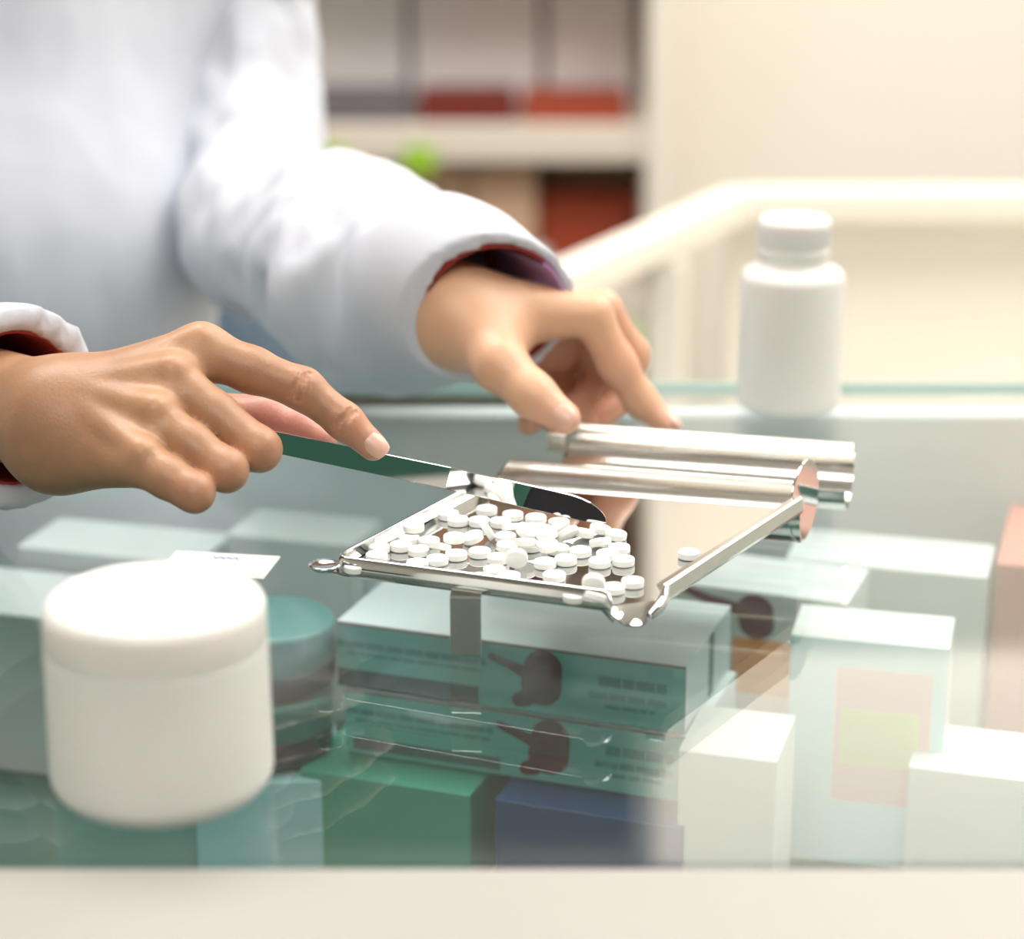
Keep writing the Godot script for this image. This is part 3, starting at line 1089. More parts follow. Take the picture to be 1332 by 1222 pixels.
# ---------------------------------------------------------------- bottles and things on the glass
func bottles() -> void:
	# far pill bottle
	var b := on_y(1025, 528, 0.0)
	var t := thing("pill_bottle", "white plastic pill bottle with a screw cap at the back right of the glass counter", "bottle", b)
	var st := begin()
	var pr := [Vector2(0, 0), Vector2(0.022, 0)]
	pr.append_array(arc2(Vector2(0.0225, 0.0045), 0.0045, -90, 0))
	pr.append_array([Vector2(0.027, 0.068)])
	pr.append_array(arc2(Vector2(0.0205, 0.0685), 0.0065, 0, 75))
	pr.append_array([Vector2(0.0188, 0.0765), Vector2(0.0180, 0.0785), Vector2(0.0180, 0.084), Vector2(0, 0.084)])
	lathe(st, pr, 64)
	obj("bottle_body", done(st), M.white_plastic, t)
	st = begin()
	pr = [Vector2(0, 0), Vector2(0.0192, 0), Vector2(0.0192, 0), Vector2(0.0198, 0.0006), Vector2(0.0198, 0.0055), Vector2(0.0198, 0.0055), Vector2(0.0190, 0.0060), Vector2(0.0190, 0.0068), Vector2(0.0196, 0.0073), Vector2(0.0196, 0.0180)]
	pr.append_array(arc2(Vector2(0.0166, 0.0185), 0.003, 0, 85))
	pr.append(Vector2(0, 0.0217))
	lathe(st, pr, 64)
	for k in 56:
		var a := TAU * k / 56
		box(st, Vector3(0.0007, 0.0100, 0.0008), 0.0002, Transform3D(Basis(Vector3.UP, a), Vector3(0.0196 * sin(a), 0.0127, 0.0196 * cos(a))))
	obj("screw_cap", done(st), M.white_plastic, t, Vector3(0, 0.0795, 0)).scale = Vector3(0.94, 1, 0.94)
	# near jar
	b = on_y(213, 1026, 0.0)
	t = thing("medicine_jar", "large smooth white plastic jar standing nearest on the glass counter", "jar", b)
	st = begin()
	pr = [Vector2(0, 0), Vector2(0.026, 0)]
	pr.append_array(arc2(Vector2(0.0275, 0.009), 0.009, -85, 0, 10))
	pr.append_array([Vector2(0.0361, 0.052)])
	lathe(st, pr, 96)
	pr = [Vector2(0.0361, 0.052), Vector2(0.03585, 0.0523), Vector2(0.03585, 0.0529), Vector2(0.0360, 0.0533), Vector2(0.0358, 0.062)]
	pr.append_array(arc2(Vector2(0.0303, 0.0632), 0.0055, 0, 84, 10))
	pr.append(Vector2(0, 0.0693))
	obj("jar_body", done(st), M.white_plastic, t)
	st = begin()
	lathe(st, pr, 96)
	obj("jar_lid", done(st), M.white_plastic, t)
	# paper slip behind the jar with a blue pen mark
	var pc := on_y(285, 736, 0.0)
	t = thing("paper_slip", "white paper slip with a blue pen mark lying on the glass behind the jar", "paper", pc, deg_to_rad(-9))
	obj("sheet", box_mesh(Vector3(0.046, 0.0004, 0.028), 0.0001), M.paper, t, Vector3(0, 0.0003, 0))
	st = begin()
	for k in 7:
		box(st, Vector3(0.0028, 0.0002, 0.0007), 0.00005, Transform3D(Basis(Vector3.UP, 0.9 * (1 if k % 2 else -1)), Vector3(-0.004 + 0.0016 * k, 0, -0.008)))
	obj("pen_mark", done(st), M.ink, t, Vector3(0, 0.0006, 0))


# ---------------------------------------------------------------- stock under the glass
func cartons() -> void:
	var teal := Color(0.43, 0.74, 0.71)
	var deep := Color(0.27, 0.56, 0.54)
	var dark := Color(0.16, 0.17, 0.22)
	var maroon := Color(0.42, 0.05, 0.09)
	var body := mat("pale_carton", Color(0.80, 0.88, 0.89), 0.5)
	var shapes := [[468, 44, 520, 62, 12, 14, maroon], [520, 62, 580, 84, 14, 22, maroon], [618, 60, 612, 116, 56, 60, maroon], [548, 168, 566, 160, 22, 26, maroon], [570, 158, 600, 120, 18, 22, maroon]]
	var bars := [[0, 0.28, 0.44, 0.10, deep, true], [0.03, 0.44, 0.40, 0.06, deep, true], [0.0, 0.72, 0.42, 0.28, dark], [0.76, 0.30, 0.19, 0.15, deep, true], [0.73, 0.55, 0.22, 0.1, deep, true], [0.78, 0.72, 0.14, 0.07, deep, true], [0, 0.0, 1.0, 0.03, Color(0.5, 0.3, 0.3)]]
	var front := print_mat("teal_print", print_texture(1024, 200, teal, bars, shapes))
	var bars2 := bars.duplicate(true)
	bars2[2] = [0.02, 0.74, 0.44, 0.20, Color(0.36, 0.44, 0.46)]
	var front2 := print_mat("second_teal_print", print_texture(1024, 200, teal, bars2, shapes))
	var f0 := on_y(470, 812, -0.045)
	var f1 := on_y(893, 868, -0.045)
	var dir := (f1 - f0)
	var turn := atan2(-dir.z, dir.x)
	var w := dir.length() + 0.012
	var nrm := Vector3(-dir.z, 0, dir.x).normalized()    # towards the viewer
	var mid := f1 - dir.normalized() * w / 2
	var dep := 0.078
	var top_c := Vector3(mid.x, 0, mid.z) - nrm * dep / 2
	var t1 := carton("medicine_carton", "teal fronted carton with a dark red drawing, upper of two stacked under the tray", Vector3(w, 0.031, dep), top_c + Vector3(0, -0.076, 0), turn, body, front, "teal cartons under the glass")
	obj("end_stripe", box_mesh(Vector3(0.0006, 0.029, 0.007), 0.0001), M.dark_stripe if M.has("dark_stripe") else mat("dark_stripe", Color(0.30, 0.48, 0.47), 0.5), t1, Vector3(w / 2 + 0.0001, 0.0155, -0.004))
	carton("medicine_carton", "teal fronted carton with a dark red drawing, lower of two stacked under the tray", Vector3(w, 0.031, dep), top_c + dir.normalized() * 0.004 + nrm * 0.001 + Vector3(0, -0.108, 0), turn, body, front2, "teal cartons under the glass")
	# bottom layer
	var mint := mat("mint_carton", Color(0.22, 0.62, 0.52), 0.5)
	var blue := mat("blue_carton", Color(0.06, 0.23, 0.45), 0.5)
	var pale := mat("white_carton", Color(0.74, 0.80, 0.80), 0.5)
	var aqua := mat("aqua_carton", Color(0.62, 0.84, 0.86), 0.5)
	var base := -0.1595
	var place := top_c + nrm * 0.012
	carton("medicine_carton", "mint green carton at the bottom left of the stack under the tray", Vector3(0.082, 0.050, 0.1), Vector3(place.x, base, place.z) - dir.normalized() * 0.050, turn, mint, null)
	carton("medicine_carton", "dark blue carton at the bottom right of the stack under the tray", Vector3(0.085, 0.050, 0.1), Vector3(place.x, base, place.z) + dir.normalized() * 0.045, turn, blue, null)
	# round tubs at the left
	var tub := mat("teal_tub", Color(0.24, 0.52, 0.50), 0.35)
	var band := mat("dark_tub", Color(0.12, 0.17, 0.19), 0.35)
	for k in 2:
		var p := on_y(352, 800, -0.045)
		p = Vector3(p.x - 0.002 * k, -0.0775 - 0.0325 * k, p.z)
		var t := thing("ointment_tub", ["round teal tub with a dark base under the glass, upper of two", "round teal tub with a dark base under the glass, lower of two"][k], "tub", p, 0, "round teal tubs under the glass")
		var st := begin()
		var pr := [Vector2(0, 0), Vector2(0.024, 0)]
		pr.append_array(arc2(Vector2(0.025, 0.004), 0.004, -85, 0))
		pr.append(Vector2(0.0292, 0.013))
		pr.append(Vector2(0, 0.013))
		lathe(st, pr, 48)
		obj("base_band", done(st), band, t)
		st = begin()
		pr = [Vector2(0, 0.0131), Vector2(0.0290, 0.0131), Vector2(0.0294, 0.0135), Vector2(0.0294, 0.028)]
		pr.append_array(arc2(Vector2(0.0264, 0.0285), 0.003, 0, 85))
		pr.append(Vector2(0, 0.0317))
		lathe(st, pr, 48)
		obj("tub_body", done(st), tub, t)
	var q := on_y(352, 800, -0.045)
	carton("medicine_carton", "pale aqua carton under the two round tubs", Vector3(0.064, 0.046, 0.064), Vector3(q.x - 0.004, base, q.z), 0.1, aqua, null)
	# cartons behind and to the right
	var m2 := Color(0.48, 0.09, 0.10)
	var fr3 := print_mat("orange_print", print_texture(512, 400, Color(0.86, 0.88, 0.84), [[0.36, 0.38, 0.36, 0.46, Color(0.96, 0.58, 0.10)]], [[30, 12, 110, 40, 12, 16, m2], [110, 40, 200, 62, 16, 22, m2], [246, 60, 252, 100, 54, 52, m2]]))
	var p3 := on_y(1008, 762, -0.050)
	carton("medicine_carton", "pale carton with dark red drawing and orange corner, behind the teal stack", Vector3(0.085, 0.062, 0.05), Vector3(p3.x, -0.112, p3.z - 0.014), deg_to_rad(-20), pale, fr3)
	carton("medicine_carton", "plain white carton supporting the orange cornered one", Vector3(0.09, 0.0465, 0.055), Vector3(p3.x, base, p3.z - 0.014), deg_to_rad(-20), pale, null)
	var fr4 := print_mat("aqua_print", print_texture(256, 256, Color(0.66, 0.86, 0.88), [[0.30, 0.12, 0.62, 0.60, Color(0.80, 0.70, 0.69)], [0.34, 0.30, 0.5, 0.25, Color(0.72, 0.80, 0.58)]], []))
	var p4 := on_y(1146, 836, -0.0495)
	carton("medicine_carton", "pale aqua carton with a pink and green label at the right end under the glass", Vector3(0.07, 0.11, 0.04), Vector3(p4.x, base, p4.z - 0.02), deg_to_rad(-14), pale, fr4)
	var spots := [
		[968, 985, 0.042, 0.085, 0.05, "tall white carton standing right of the teal stack"],
		[1300, 1010, 0.065, 0.06, 0.05, "white carton right of the aqua carton with the label"],
		[1170, 740, 0.10, 0.10, 0.05, "large white carton at the back right under the glass"],
		[850, 700, 0.085, 0.075, 0.05, "white carton hidden behind the tray under the glass"],
		[590, 720, 0.10, 0.085, 0.045, "long white carton behind the teal stack under the glass"],
		[395, 690, 0.07, 0.10, 0.045, "tall white carton behind the round tubs under the glass"],
		[190, 650, 0.10, 0.095, 0.05, "white carton at the back left under the glass"],
		[30, 800, 0.08, 0.085, 0.06, "white carton left of the jar under the glass"],
	]
	var pink := mat("added_pink_carton", Color(0.74, 0.50, 0.44), 0.5)  # colour of an added block that the end plate mirrors
	carton("medicine_carton", "dusty pink carton added at the far right under the glass to tint the end plate reflection", Vector3(0.12, 0.10, 0.10), Vector3(0.315, base, -0.205), deg_to_rad(-16), pink, null)
	for s in spots:
		var p := on_y(s[0], s[1], base + s[3])
		carton("medicine_carton", s[5], Vector3(s[2], s[3], s[4]), Vector3(p.x, base, maxf(p.z - s[4] / 2, -0.262 + s[4] * 0.5 + s[2] * 0.14)), deg_to_rad(-16), pale, null)


# ---------------------------------------------------------------- shelves and furniture behind
func background() -> void:
	# open shelf unit
	var z := -2.12
	var t := thing("shelf_unit", "cream open shelf unit with brown back against the rear wall", "shelf", Vector3(-0.85, -0.95, z))
	var x1 := 0.185
	var x0 := -2.0
	var cx := (x0 + x1) / 2 + 0.85
	for y in [-0.39, -0.163, 0.12, 0.40, 0.68, 0.96, 1.24]:
		obj("shelf_board", box_mesh(Vector3(x1 - x0, 0.052, 0.33), 0.004), M.shelf_board, t, Vector3(cx, 0.95 + y, -0.165))
	obj("back_panel", box_mesh(Vector3(x1 - x0, 2.5, 0.012), 0.001), M.shelf_back, t, Vector3(cx, 1.25, -0.325))
	for s in [x0 - 0.012, x1 + 0.012]:
		obj("side_panel", box_mesh(Vector3(0.032, 2.55, 0.35), 0.003), M.cream_paint, t, Vector3(s + 0.85, 1.275, -0.165))
	var tan_c := mat("tan_card", Color(0.76, 0.63, 0.53), 0.7)
	var rust := mat("rust_card", Color(0.62, 0.25, 0.14), 0.7)
	var red := mat("dark_red_card", Color(0.45, 0.13, 0.10), 0.7)
	var grey := mat("grey_card", Color(0.42, 0.40, 0.42), 0.7)
	var lime := mat("lime_plastic", Color(0.62, 0.80, 0.20), 0.5)
	var white := mat("white_card", Color(0.9, 0.88, 0.88), 0.6)
	for e in [
		[-0.14, -0.3635, 0.155, 0.165, tan_c, "tan carton on the lower shelf nearest the sleeve"],
		[-0.012, -0.3635, 0.09, 0.16, tan_c, "tan carton on the lower shelf behind the white pack"],
		[0.115, -0.3635, 0.12, 0.169, tan_c, "tan carton added as lit shelf back behind the rust red carton on the lower shelf"],  # added slab, stands in for the shelf back catching light
		[0.108, -0.3635, 0.14, 0.115, rust, "rust red carton at the right end of the lower shelf"],
		[-0.34, -0.3635, 0.14, 0.15, grey, "grey carton on the lower shelf behind the sleeve"],
		[-0.22, -0.1365, 0.17, 0.034, grey, "flat grey carton lying on the upper shelf"],
		[-0.06, -0.1365, 0.13, 0.034, red, "flat dark red carton lying in the middle of the upper shelf"],
		[0.085, -0.1365, 0.14, 0.032, rust, "flat rust red carton lying at the right end of the upper shelf"],
		[-0.25, -0.1365, 0.20, 0.20, white, "white carton standing on the upper shelf behind the flat grey one"],
		[-0.05, -0.1365, 0.18, 0.21, white, "white carton standing on the upper shelf behind the flat dark red one"],
		[0.11, -0.1365, 0.12, 0.19, white, "white carton standing on the upper shelf behind the flat rust red one"],
	]:
		var high: bool = e[1] > -0.2
		carton("stock_carton", e[5], Vector3(e[2], e[3], 0.13 if high else 0.09 if e[0] > 0.1 else 0.16), Vector3(e[0], e[1], z - ((0.13 if not e[5].contains("behind the rust") else 0.232) if not high else 0.075 if e[3] < 0.1 else 0.225)), 0, e[4], null, "cartons on the shelf unit")
	tag(obj("white_pack", box_mesh(Vector3(0.1, 0.05, 0.07), 0.006), white, null, Vector3(0.0, -0.3635 + 0.0255, z - 0.005)), "low white pack in front of the tan cartons on the lower shelf", "pack")
	for e in [[-0.125, "lime green price tag on the shelf edge, clear of the sleeve"], [-0.245, "lime green price tag on the shelf edge, close above the sleeve"]]:
		tag(obj("price_tag", box_mesh(Vector3(0.042, 0.036, 0.004), 0.001), lime, null, Vector3(e[0], -0.184, z + 0.0025)), e[1], "price tag", "lime price tags")
	# glass cabinet with cream frame, right of the shelf unit
	var a := on_y(725, 372, -0.08)
	var b := on_y(958, 266, -0.08)
	var dir := (b - a).normalized()
	var far := b + Vector3(1.2, 0, 0)
	var c := thing("glass_cabinet", "low cream framed glass cabinet behind the white pill bottle", "cabinet", Vector3(b.x, -0.95, b.z))
	var nodes := [[a - dir * 0.25, b, "top_rail"], [b, far, "top_rail"]]
	for n in nodes:
		var l: float = n[0].distance_to(n[1])
		var d2: Vector3 = (n[1] - n[0]).normalized()
		var st := begin()
		box(st, Vector3(l, 0.032, 0.03), 0.004, Transform3D(Basis(d2, Vector3.UP, d2.cross(Vector3.UP)), (n[0] + n[1]) / 2))
		world_part(n[2], done(st), M.cream_paint, c)
	for p in [on_y(868, 308, -0.08), b + Vector3(0.5, 0, 0)]:
		var st := begin()
		box(st, Vector3(0.034, 0.85, 0.034), 0.004, Transform3D(Basis(), Vector3(p.x, -0.525, p.z)))
		world_part("post", done(st), M.cream_paint, c)
	var st2 := begin()
	box(st2, Vector3(1.25, 0.84, 0.02), 0.002, Transform3D(Basis(), Vector3(b.x + 0.62, -0.52, b.z - 0.03)))
	world_part("back_panel", done(st2), M.cream_paint, c)
	st2 = begin()
	box(st2, Vector3(1.3, 0.02, 0.6), 0.002, Transform3D(Basis(), Vector3(b.x + 0.5, -0.42, b.z + 0.30)))
	world_part("shelf", done(st2), M.cream_paint, c)
	var gr := mat("sage_card", Color(0.55, 0.62, 0.42), 0.7)
	var gp := on_y(795, 385, -0.2)
	carton("stock_carton", "sage green carton inside the cream framed cabinet", Vector3(0.08, 0.17, 0.07), Vector3(gp.x, -0.4095, gp.z), 0.4, gr, null)


# ---------------------------------------------------------------- the pharmacist
func person() -> void:
	var base := Vector3(-0.2, -0.95, -0.52)
	var t := thing("person", "person in a white lab coat steadying the tray and holding a spatula", "person", base)
	var skin := Color(0.60, 0.34, 0.20)
	var pale := Color(0.72, 0.44, 0.30)
	var red := Color(0.62, 0.26, 0.18)
	var st := begin()
	# near hand (the person's right)
	var f := Field.new()
	f.base = Color(0.40, 0.21, 0.118)
	var W := at(78, 540, 0.892)
	var mi := at(262, 457, 0.893)
	var mm := at(226, 497, 0.879)
	var mr := at(204, 547, 0.867)
	var mp := at(186, 603, 0.856)
	f.chain(0.012, [[W, 0.019], [mi, 0.0105]], 0.010)
	f.chain(0.012, [[W + Vector3(0, -0.004, 0.004), 0.0185], [mm, 0.0105]], 0.012)
	f.chain(0.012, [[W + Vector3(0, -0.008, 0.006), 0.0175], [mr, 0.0100]], 0.012)
	f.chain(0.012, [[W + Vector3(0, -0.012, 0.006), 0.0165], [mp, 0.0095]], 0.012)
	f.chain(0.010, [[W + Vector3(0.01, -0.006, -0.012), 0.018], [at(225, 560, 0.905), 0.0145]], 0.014)
	f.chain(0.006, [[at(100, 520, 0.94), 0.017], [W, 0.020], [at(-60, 520, 0.945), 0.026], [at(-180, 505, 1.01), 0.031]], 0.014)
	var pi := at(394, 506, 0.890)
	var di := at(449, 549, 0.889)
	var ti := at(485, 581, 0.8885)
	f.chain(0.004, [[mi, 0.0104], [mi.lerp(pi, 0.5), 0.0089], [pi, 0.0081], [di, 0.0071], [ti, 0.0058]], 0.006)
	var pm := at(337, 585, 0.868)
	f.chain(0.004, [[mm, 0.0100], [mm.lerp(pm, 0.5), 0.0086], [pm, 0.0083], [at(316, 590, 0.893), 0.0072], [at(280, 575, 0.910), 0.0066]], 0.0022)
	var pr := at(294, 612, 0.856)
	f.chain(0.004, [[mr, 0.0096], [mr.lerp(pr, 0.5), 0.0082], [pr, 0.0080], [at(276, 612, 0.880), 0.0068], [at(244, 597, 0.897), 0.0062]], 0.0018)
	var pp := at(253, 641, 0.847)
	f.chain(0.004, [[mp, 0.0094], [mp.lerp(pp, 0.5), 0.0078], [pp, 0.0072], [at(238, 637, 0.868), 0.0062], [at(208, 625, 0.882), 0.0057]], 0.0018)
	f.chain(0.004, [[at(120, 545, 0.915), 0.014], [at(245, 545, 0.926), 0.0115], [at(345, 545, 0.924), 0.0098], [at(385, 559, 0.9205), 0.0088], [at(418, 574, 0.9175), 0.0066]], 0.008)
	# tendons and knuckle bumps
	for k in [[mi, 0.0038], [mm, 0.0040], [mr, 0.0036], [mp, 0.0032]]:
		var up := Vector3(0, 0.0070, 0.0042)
		f.chain(0.004, [[k[0] + up, k[1]], [(k[0] + up).lerp(W + Vector3(0, 0.012, 0.006), 0.7), k[1] * 0.55]], 0.006)
	# skin creases over the finger joints
	var view := Vector3(0, 0.45, 0.9).normalized()
	for e in [[pi, mi, 0.0081, 3], [di, pi, 0.0071, 2]]:
		var dirv: Vector3 = (e[0] - e[1]).normalized()
		var side := dirv.cross(view).normalized()
		var outv := side.cross(dirv).normalized()
		for k in int(e[3]):
			var c: Vector3 = e[0] + dirv * (k - (e[3] - 1) * 0.5) * 0.0022
			var last := Vector3.ZERO
			for j in 6:
				var a := deg_to_rad(-45.0 + 90.0 * j / 5.0)
				var q: Vector3 = c + (outv * cos(a) + side * sin(a)) * (e[2] + 0.0008) + dirv * 0.0006 * sin(k * 2.0 + j)
				if j > 0: f.cut(last, q, 0.0008, 0.0008, 0.0012)
				last = q
	var knuckle := Color(0.57, 0.27, 0.17)
	for p in [mi, mm, mr, mp]:
		f.tints.append([p + Vector3(0, 0.012, 0.008), 0.024, Color(0.58, 0.32, 0.18), 0.55])
	for p in [pi, di, pm, pr, pp]:
		f.tints.append([p, 0.017, knuckle, 0.5])
	f.tints.append([ti, 0.022, Color(0.62, 0.31, 0.22), 0.7])
	f.tints.append([at(380, 550, 0.92), 0.042, Color(0.74, 0.33, 0.28), 0.9])
	f.noise = FastNoiseLite.new()
	f.noise.frequency = 90.0
	f.noise.fractal_octaves = 3
	f.noise_amp = 0.10
	f.mesh_into(st, 0.0012)
	# far hand (the person's left)
	var g := Field.new()
	g.base = Color(0.70, 0.41, 0.26)
	var V := at(592, 412, 1.034)
	var ni := at(770, 411, 1.030)
	var nm := at(782, 405, 1.052)
	var nr := at(768, 408, 1.072)
	var np := at(746, 415, 1.090)
	g.chain(0.012, [[V + Vector3(0, 0.004, 0.002), 0.0185], [ni, 0.0092]], 0.010)
	g.chain(0.012, [[V, 0.018], [nm, 0.0095]], 0.010)
	g.chain(0.012, [[V + Vector3(0, 0, -0.006), 0.018], [nr, 0.009]], 0.010)
	g.chain(0.012, [[V + Vector3(0, -0.002, -0.010), 0.017], [np, 0.0085]], 0.010)
	g.chain(0.010, [[V + Vector3(0, -0.004, -0.012), 0.017], [at(722, 448, 1.080), 0.0150]], 0.012)
	g.chain(0.010, [[V, 0.0205], [at(520, 395, 1.09), 0.025], [at(475, 372, 1.14), 0.027]], 0.014)
	g.chain(0.008, [[V + Vector3(0.004, -0.004, 0.004), 0.018], [at(650, 440, 1.022), 0.0145]], 0.010)
	g.chain(0.006, [[ni, 0.0095], [at(803, 474, 1.036), 0.0084], [at(834, 522, 1.040), 0.0073], [at(868, 553, 1.0355), 0.0055]], 0.004)
	g.chain(0.006, [[nm, 0.0098], [at(820, 462, 1.064), 0.0086], [at(812, 512, 1.064), 0.0078], [at(776, 550, 1.050), 0.0060]], 0.004)
	g.chain(0.006, [[nr, 0.0094], [at(784, 482, 1.084), 0.0084], [at(757, 530, 1.078), 0.0076], [at(724, 553, 1.064), 0.0058]], 0.004)
	g.chain(0.006, [[np, 0.0088], [at(742, 475, 1.094), 0.0080], [at(712, 520, 1.084), 0.0074], [at(688, 552, 1.066), 0.0058]], 0.004)
	g.chain(0.006, [[at(618, 428, 1.024), 0.0150], [at(650, 474, 1.004), 0.0118], [at(693, 514, 0.994), 0.0096], [at(734, 544, 0.988), 0.0074]], 0.010)
	for p in [at(803, 474, 1.036), at(868, 553, 1.0355), at(734, 544, 0.988), at(776, 550, 1.05), at(790, 405, 1.05)]:
		g.tints.append([p, 0.022, Color(0.74, 0.38, 0.28), 0.6])
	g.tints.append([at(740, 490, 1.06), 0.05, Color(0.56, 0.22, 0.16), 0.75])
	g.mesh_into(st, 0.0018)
	# arms and trunk under the clothes, neck and head
	var h := Field.new()
	h.base = skin
	h.chain(0.03, [[at(-170, 505, 1.0), 0.030], [at(-330, 440, 1.15), 0.038], [at(-340, -60, 1.40), 0.048], [at(-20, -120, 1.42), 0.06], [at(300, -70, 1.41), 0.040], [at(312, 180, 1.385), 0.030], [at(335, 304, 1.30), 0.027], [at(475, 372, 1.14), 0.027], [at(520, 395, 1.09), 0.024]], 0.02)
	var neck := at(-20, -150, 1.42)
	h.chain(0.02, [[neck, 0.06], [neck + Vector3(0.0, 0.13, 0.03), 0.052]], 0.03)
	var head := neck + Vector3(0.005, 0.235, 0.055)
	h.chain(0.03, [[head + Vector3(0, 0.035, -0.02), 0.082], [head + Vector3(0, 0.01, 0.012), 0.074]], 0.03)
	h.chain(0.02, [[head + Vector3(0, -0.03, 0.03), 0.058], [head + Vector3(0.004, -0.085, 0.045), 0.034]], 0.03)
	h.chain(0.006, [[head + Vector3(0.002, 0.012, 0.083), 0.008], [head + Vector3(0.004, -0.024, 0.103), 0.011]], 0.01)
	h.chain(0.006, [[head + Vector3(-0.016, -0.056, 0.078), 0.0075], [head + Vector3(0.004, -0.058, 0.084), 0.0085], [head + Vector3(0.024, -0.056, 0.078), 0.0075]], 0.008)
	for s in [-1, 1]:
		h.chain(0.006, [[head + Vector3(s * 0.076, 0.018, -0.012), 0.012], [head + Vector3(s * 0.073, -0.024, -0.006), 0.009]], 0.008)
		h.cut(head + Vector3(s * 0.030, 0.010, 0.092), head + Vector3(s * 0.030, 0.010, 0.094), 0.014, 0.014, 0.012)
	h.tints.append([head + Vector3(0.004, -0.058, 0.09), 0.03, Color(0.55, 0.2, 0.17), 0.8])
	h.mesh_into(st, 0.006)
	var body := world_part("body", st.commit(), M.skin, t)
	# eyes and hair
	for s in [-1, 1]:
		var es := begin()
		lathe(es, arc2(Vector2.ZERO, 0.0115, -90, 90, 10), 20, Transform3D(Basis(), head + Vector3(s * 0.030, 0.010, 0.070)))
		world_part("eye", done(es), M.white_plastic, t)
		var ir := begin()
		lathe(ir, arc2(Vector2.ZERO, 0.0055, -90, 90, 8), 16, Transform3D(Basis(), head + Vector3(s * 0.030, 0.0065, 0.0768)))
		world_part("iris", done(ir), M.hair, t)
	var hf := Field.new()
	hf.base = Color(1, 1, 1)
	hf.chain(0.03, [[head + Vector3(0, 0.05, -0.03), 0.088], [head + Vector3(0, 0.0, -0.05), 0.078], [head + Vector3(0, -0.09, -0.06), 0.052]], 0.02)
	hf.cut(head + Vector3(0, -0.02, 0.10), head + Vector3(0, -0.06, 0.10), 0.095, 0.09, 0.01)
	var hs := begin()
	hf.mesh_into(hs, 0.007)
	world_part("hair", hs.commit(), M.hair, t)
	# nails
	nail(t, ti, (ti - di).normalized(), Vector3(0.12, 0.62, 0.78), 0.0058, 0.0110, 0.0088)
	nail(t, at(734, 544, 0.988), (at(734, 544, 0.988) - at(693, 514, 0.994)).normalized(), Vector3(0.1, 0.35, 0.93), 0.0074, 0.0115, 0.0100)
	nail(t, at(868, 553, 1.0355), (at(868, 553, 1.0355) - at(834, 522, 1.040)).normalized(), Vector3(0.6, 0.7, 0.1), 0.0055, 0.010, 0.008)
	coat(t)


func nail(t: Node3D, tip: Vector3, along: Vector3, out: Vector3, r: float, length: float, width: float) -> void:
	out = out.slide(along).normalized()
	var side := along.cross(out).normalized()
	var st := begin()
	st.set_smooth_group(1)
	var centre := tip + along * (r * 0.15)
	var pts := []
	for i in 9:
		var row := []
		for j in 9:
			var u := i / 4.0 - 1.0
			var v := j / 4.0 - 1.0
			# square to disc keeps a rounded outline
			var x := u * sqrt(1.0 - v * v * 0.32)
			var y := v * sqrt(1.0 - u * u * 0.42)
			var lift := r * 1.02 - 0.0016 * y * y * (width / 0.009) - maxf(0.0, x) * 0.0011 * x - 0.0003 * (1.0 if absf(u) == 1.0 or absf(v) == 1.0 else 0.0) * 2.0
			row.append(centre + along * x * length / 2 + side * y * width / 2 + out * (lift + 0.0002))
		pts.append(row)
	for i in 8:
		for j in 8:
			two(st, pts[i][j], pts[i + 1][j], pts[i + 1][j + 1], pts[i][j + 1], out)
	st.set_smooth_group(2)
	var dn := -out * 0.0007
	for i in 8:
		for j in 8:
			two(st, pts[i][j] + dn, pts[i + 1][j] + dn, pts[i + 1][j + 1] + dn, pts[i][j + 1] + dn, -out)
	st.set_smooth_group(-1)
	for i in 8:
		two(st, pts[i][0], pts[i + 1][0], pts[i + 1][0] + dn, pts[i][0] + dn, -side)
		two(st, pts[i][8], pts[i + 1][8], pts[i + 1][8] + dn, pts[i][8] + dn, side)
		two(st, pts[0][i], pts[0][i + 1], pts[0][i + 1] + dn, pts[0][i] + dn, -along)
		two(st, pts[8][i], pts[8][i + 1], pts[8][i + 1] + dn, pts[8][i] + dn, along)
	world_part("fingernail", done(st), M.nail, t)


# a tube round an axis whose end is cut along a slanted plane, 'short' of it
func slant_tube(st: SurfaceTool, c: Vector3, ax: Vector3, pn: Vector3, r: float, thick: float, deep: float, short: float, deg0: float, deg1: float, n: int) -> void:
	var side := ax.cross(Vector3.UP).normalized()
	var up := side.cross(ax).normalized()
	for k in n:
		var d := []
		var e := []
		for q in 2:
			var a := deg_to_rad(lerpf(deg0, deg1, float(k + q) / n))
			var o := side * cos(a) + up * sin(a)
			d.append(o)
			e.append(-(o * r).dot(pn) / ax.dot(pn) - short)
		var w: Vector3 = d[0]
		st.set_smooth_group(1)
		two(st, c + d[0] * r - ax * deep, c + d[0] * r + ax * e[0], c + d[1] * r + ax * e[1], c + d[1] * r - ax * deep, w)
		st.set_smooth_group(2)
		var ri := r - thick
		two(st, c + d[0] * ri - ax * deep, c + d[0] * ri + ax * e[0], c + d[1] * ri + ax * e[1], c + d[1] * ri - ax * deep, -w)
		st.set_smooth_group(-1)
		two(st, c + d[0] * ri + ax * e[0], c + d[0] * r + ax * e[0], c + d[1] * r + ax * e[1], c + d[1] * ri + ax * e[1], ax)
		two(st, c + d[0] * ri - ax * deep, c + d[0] * r - ax * deep, c + d[1] * r - ax * deep, c + d[1] * ri - ax * deep, -ax)


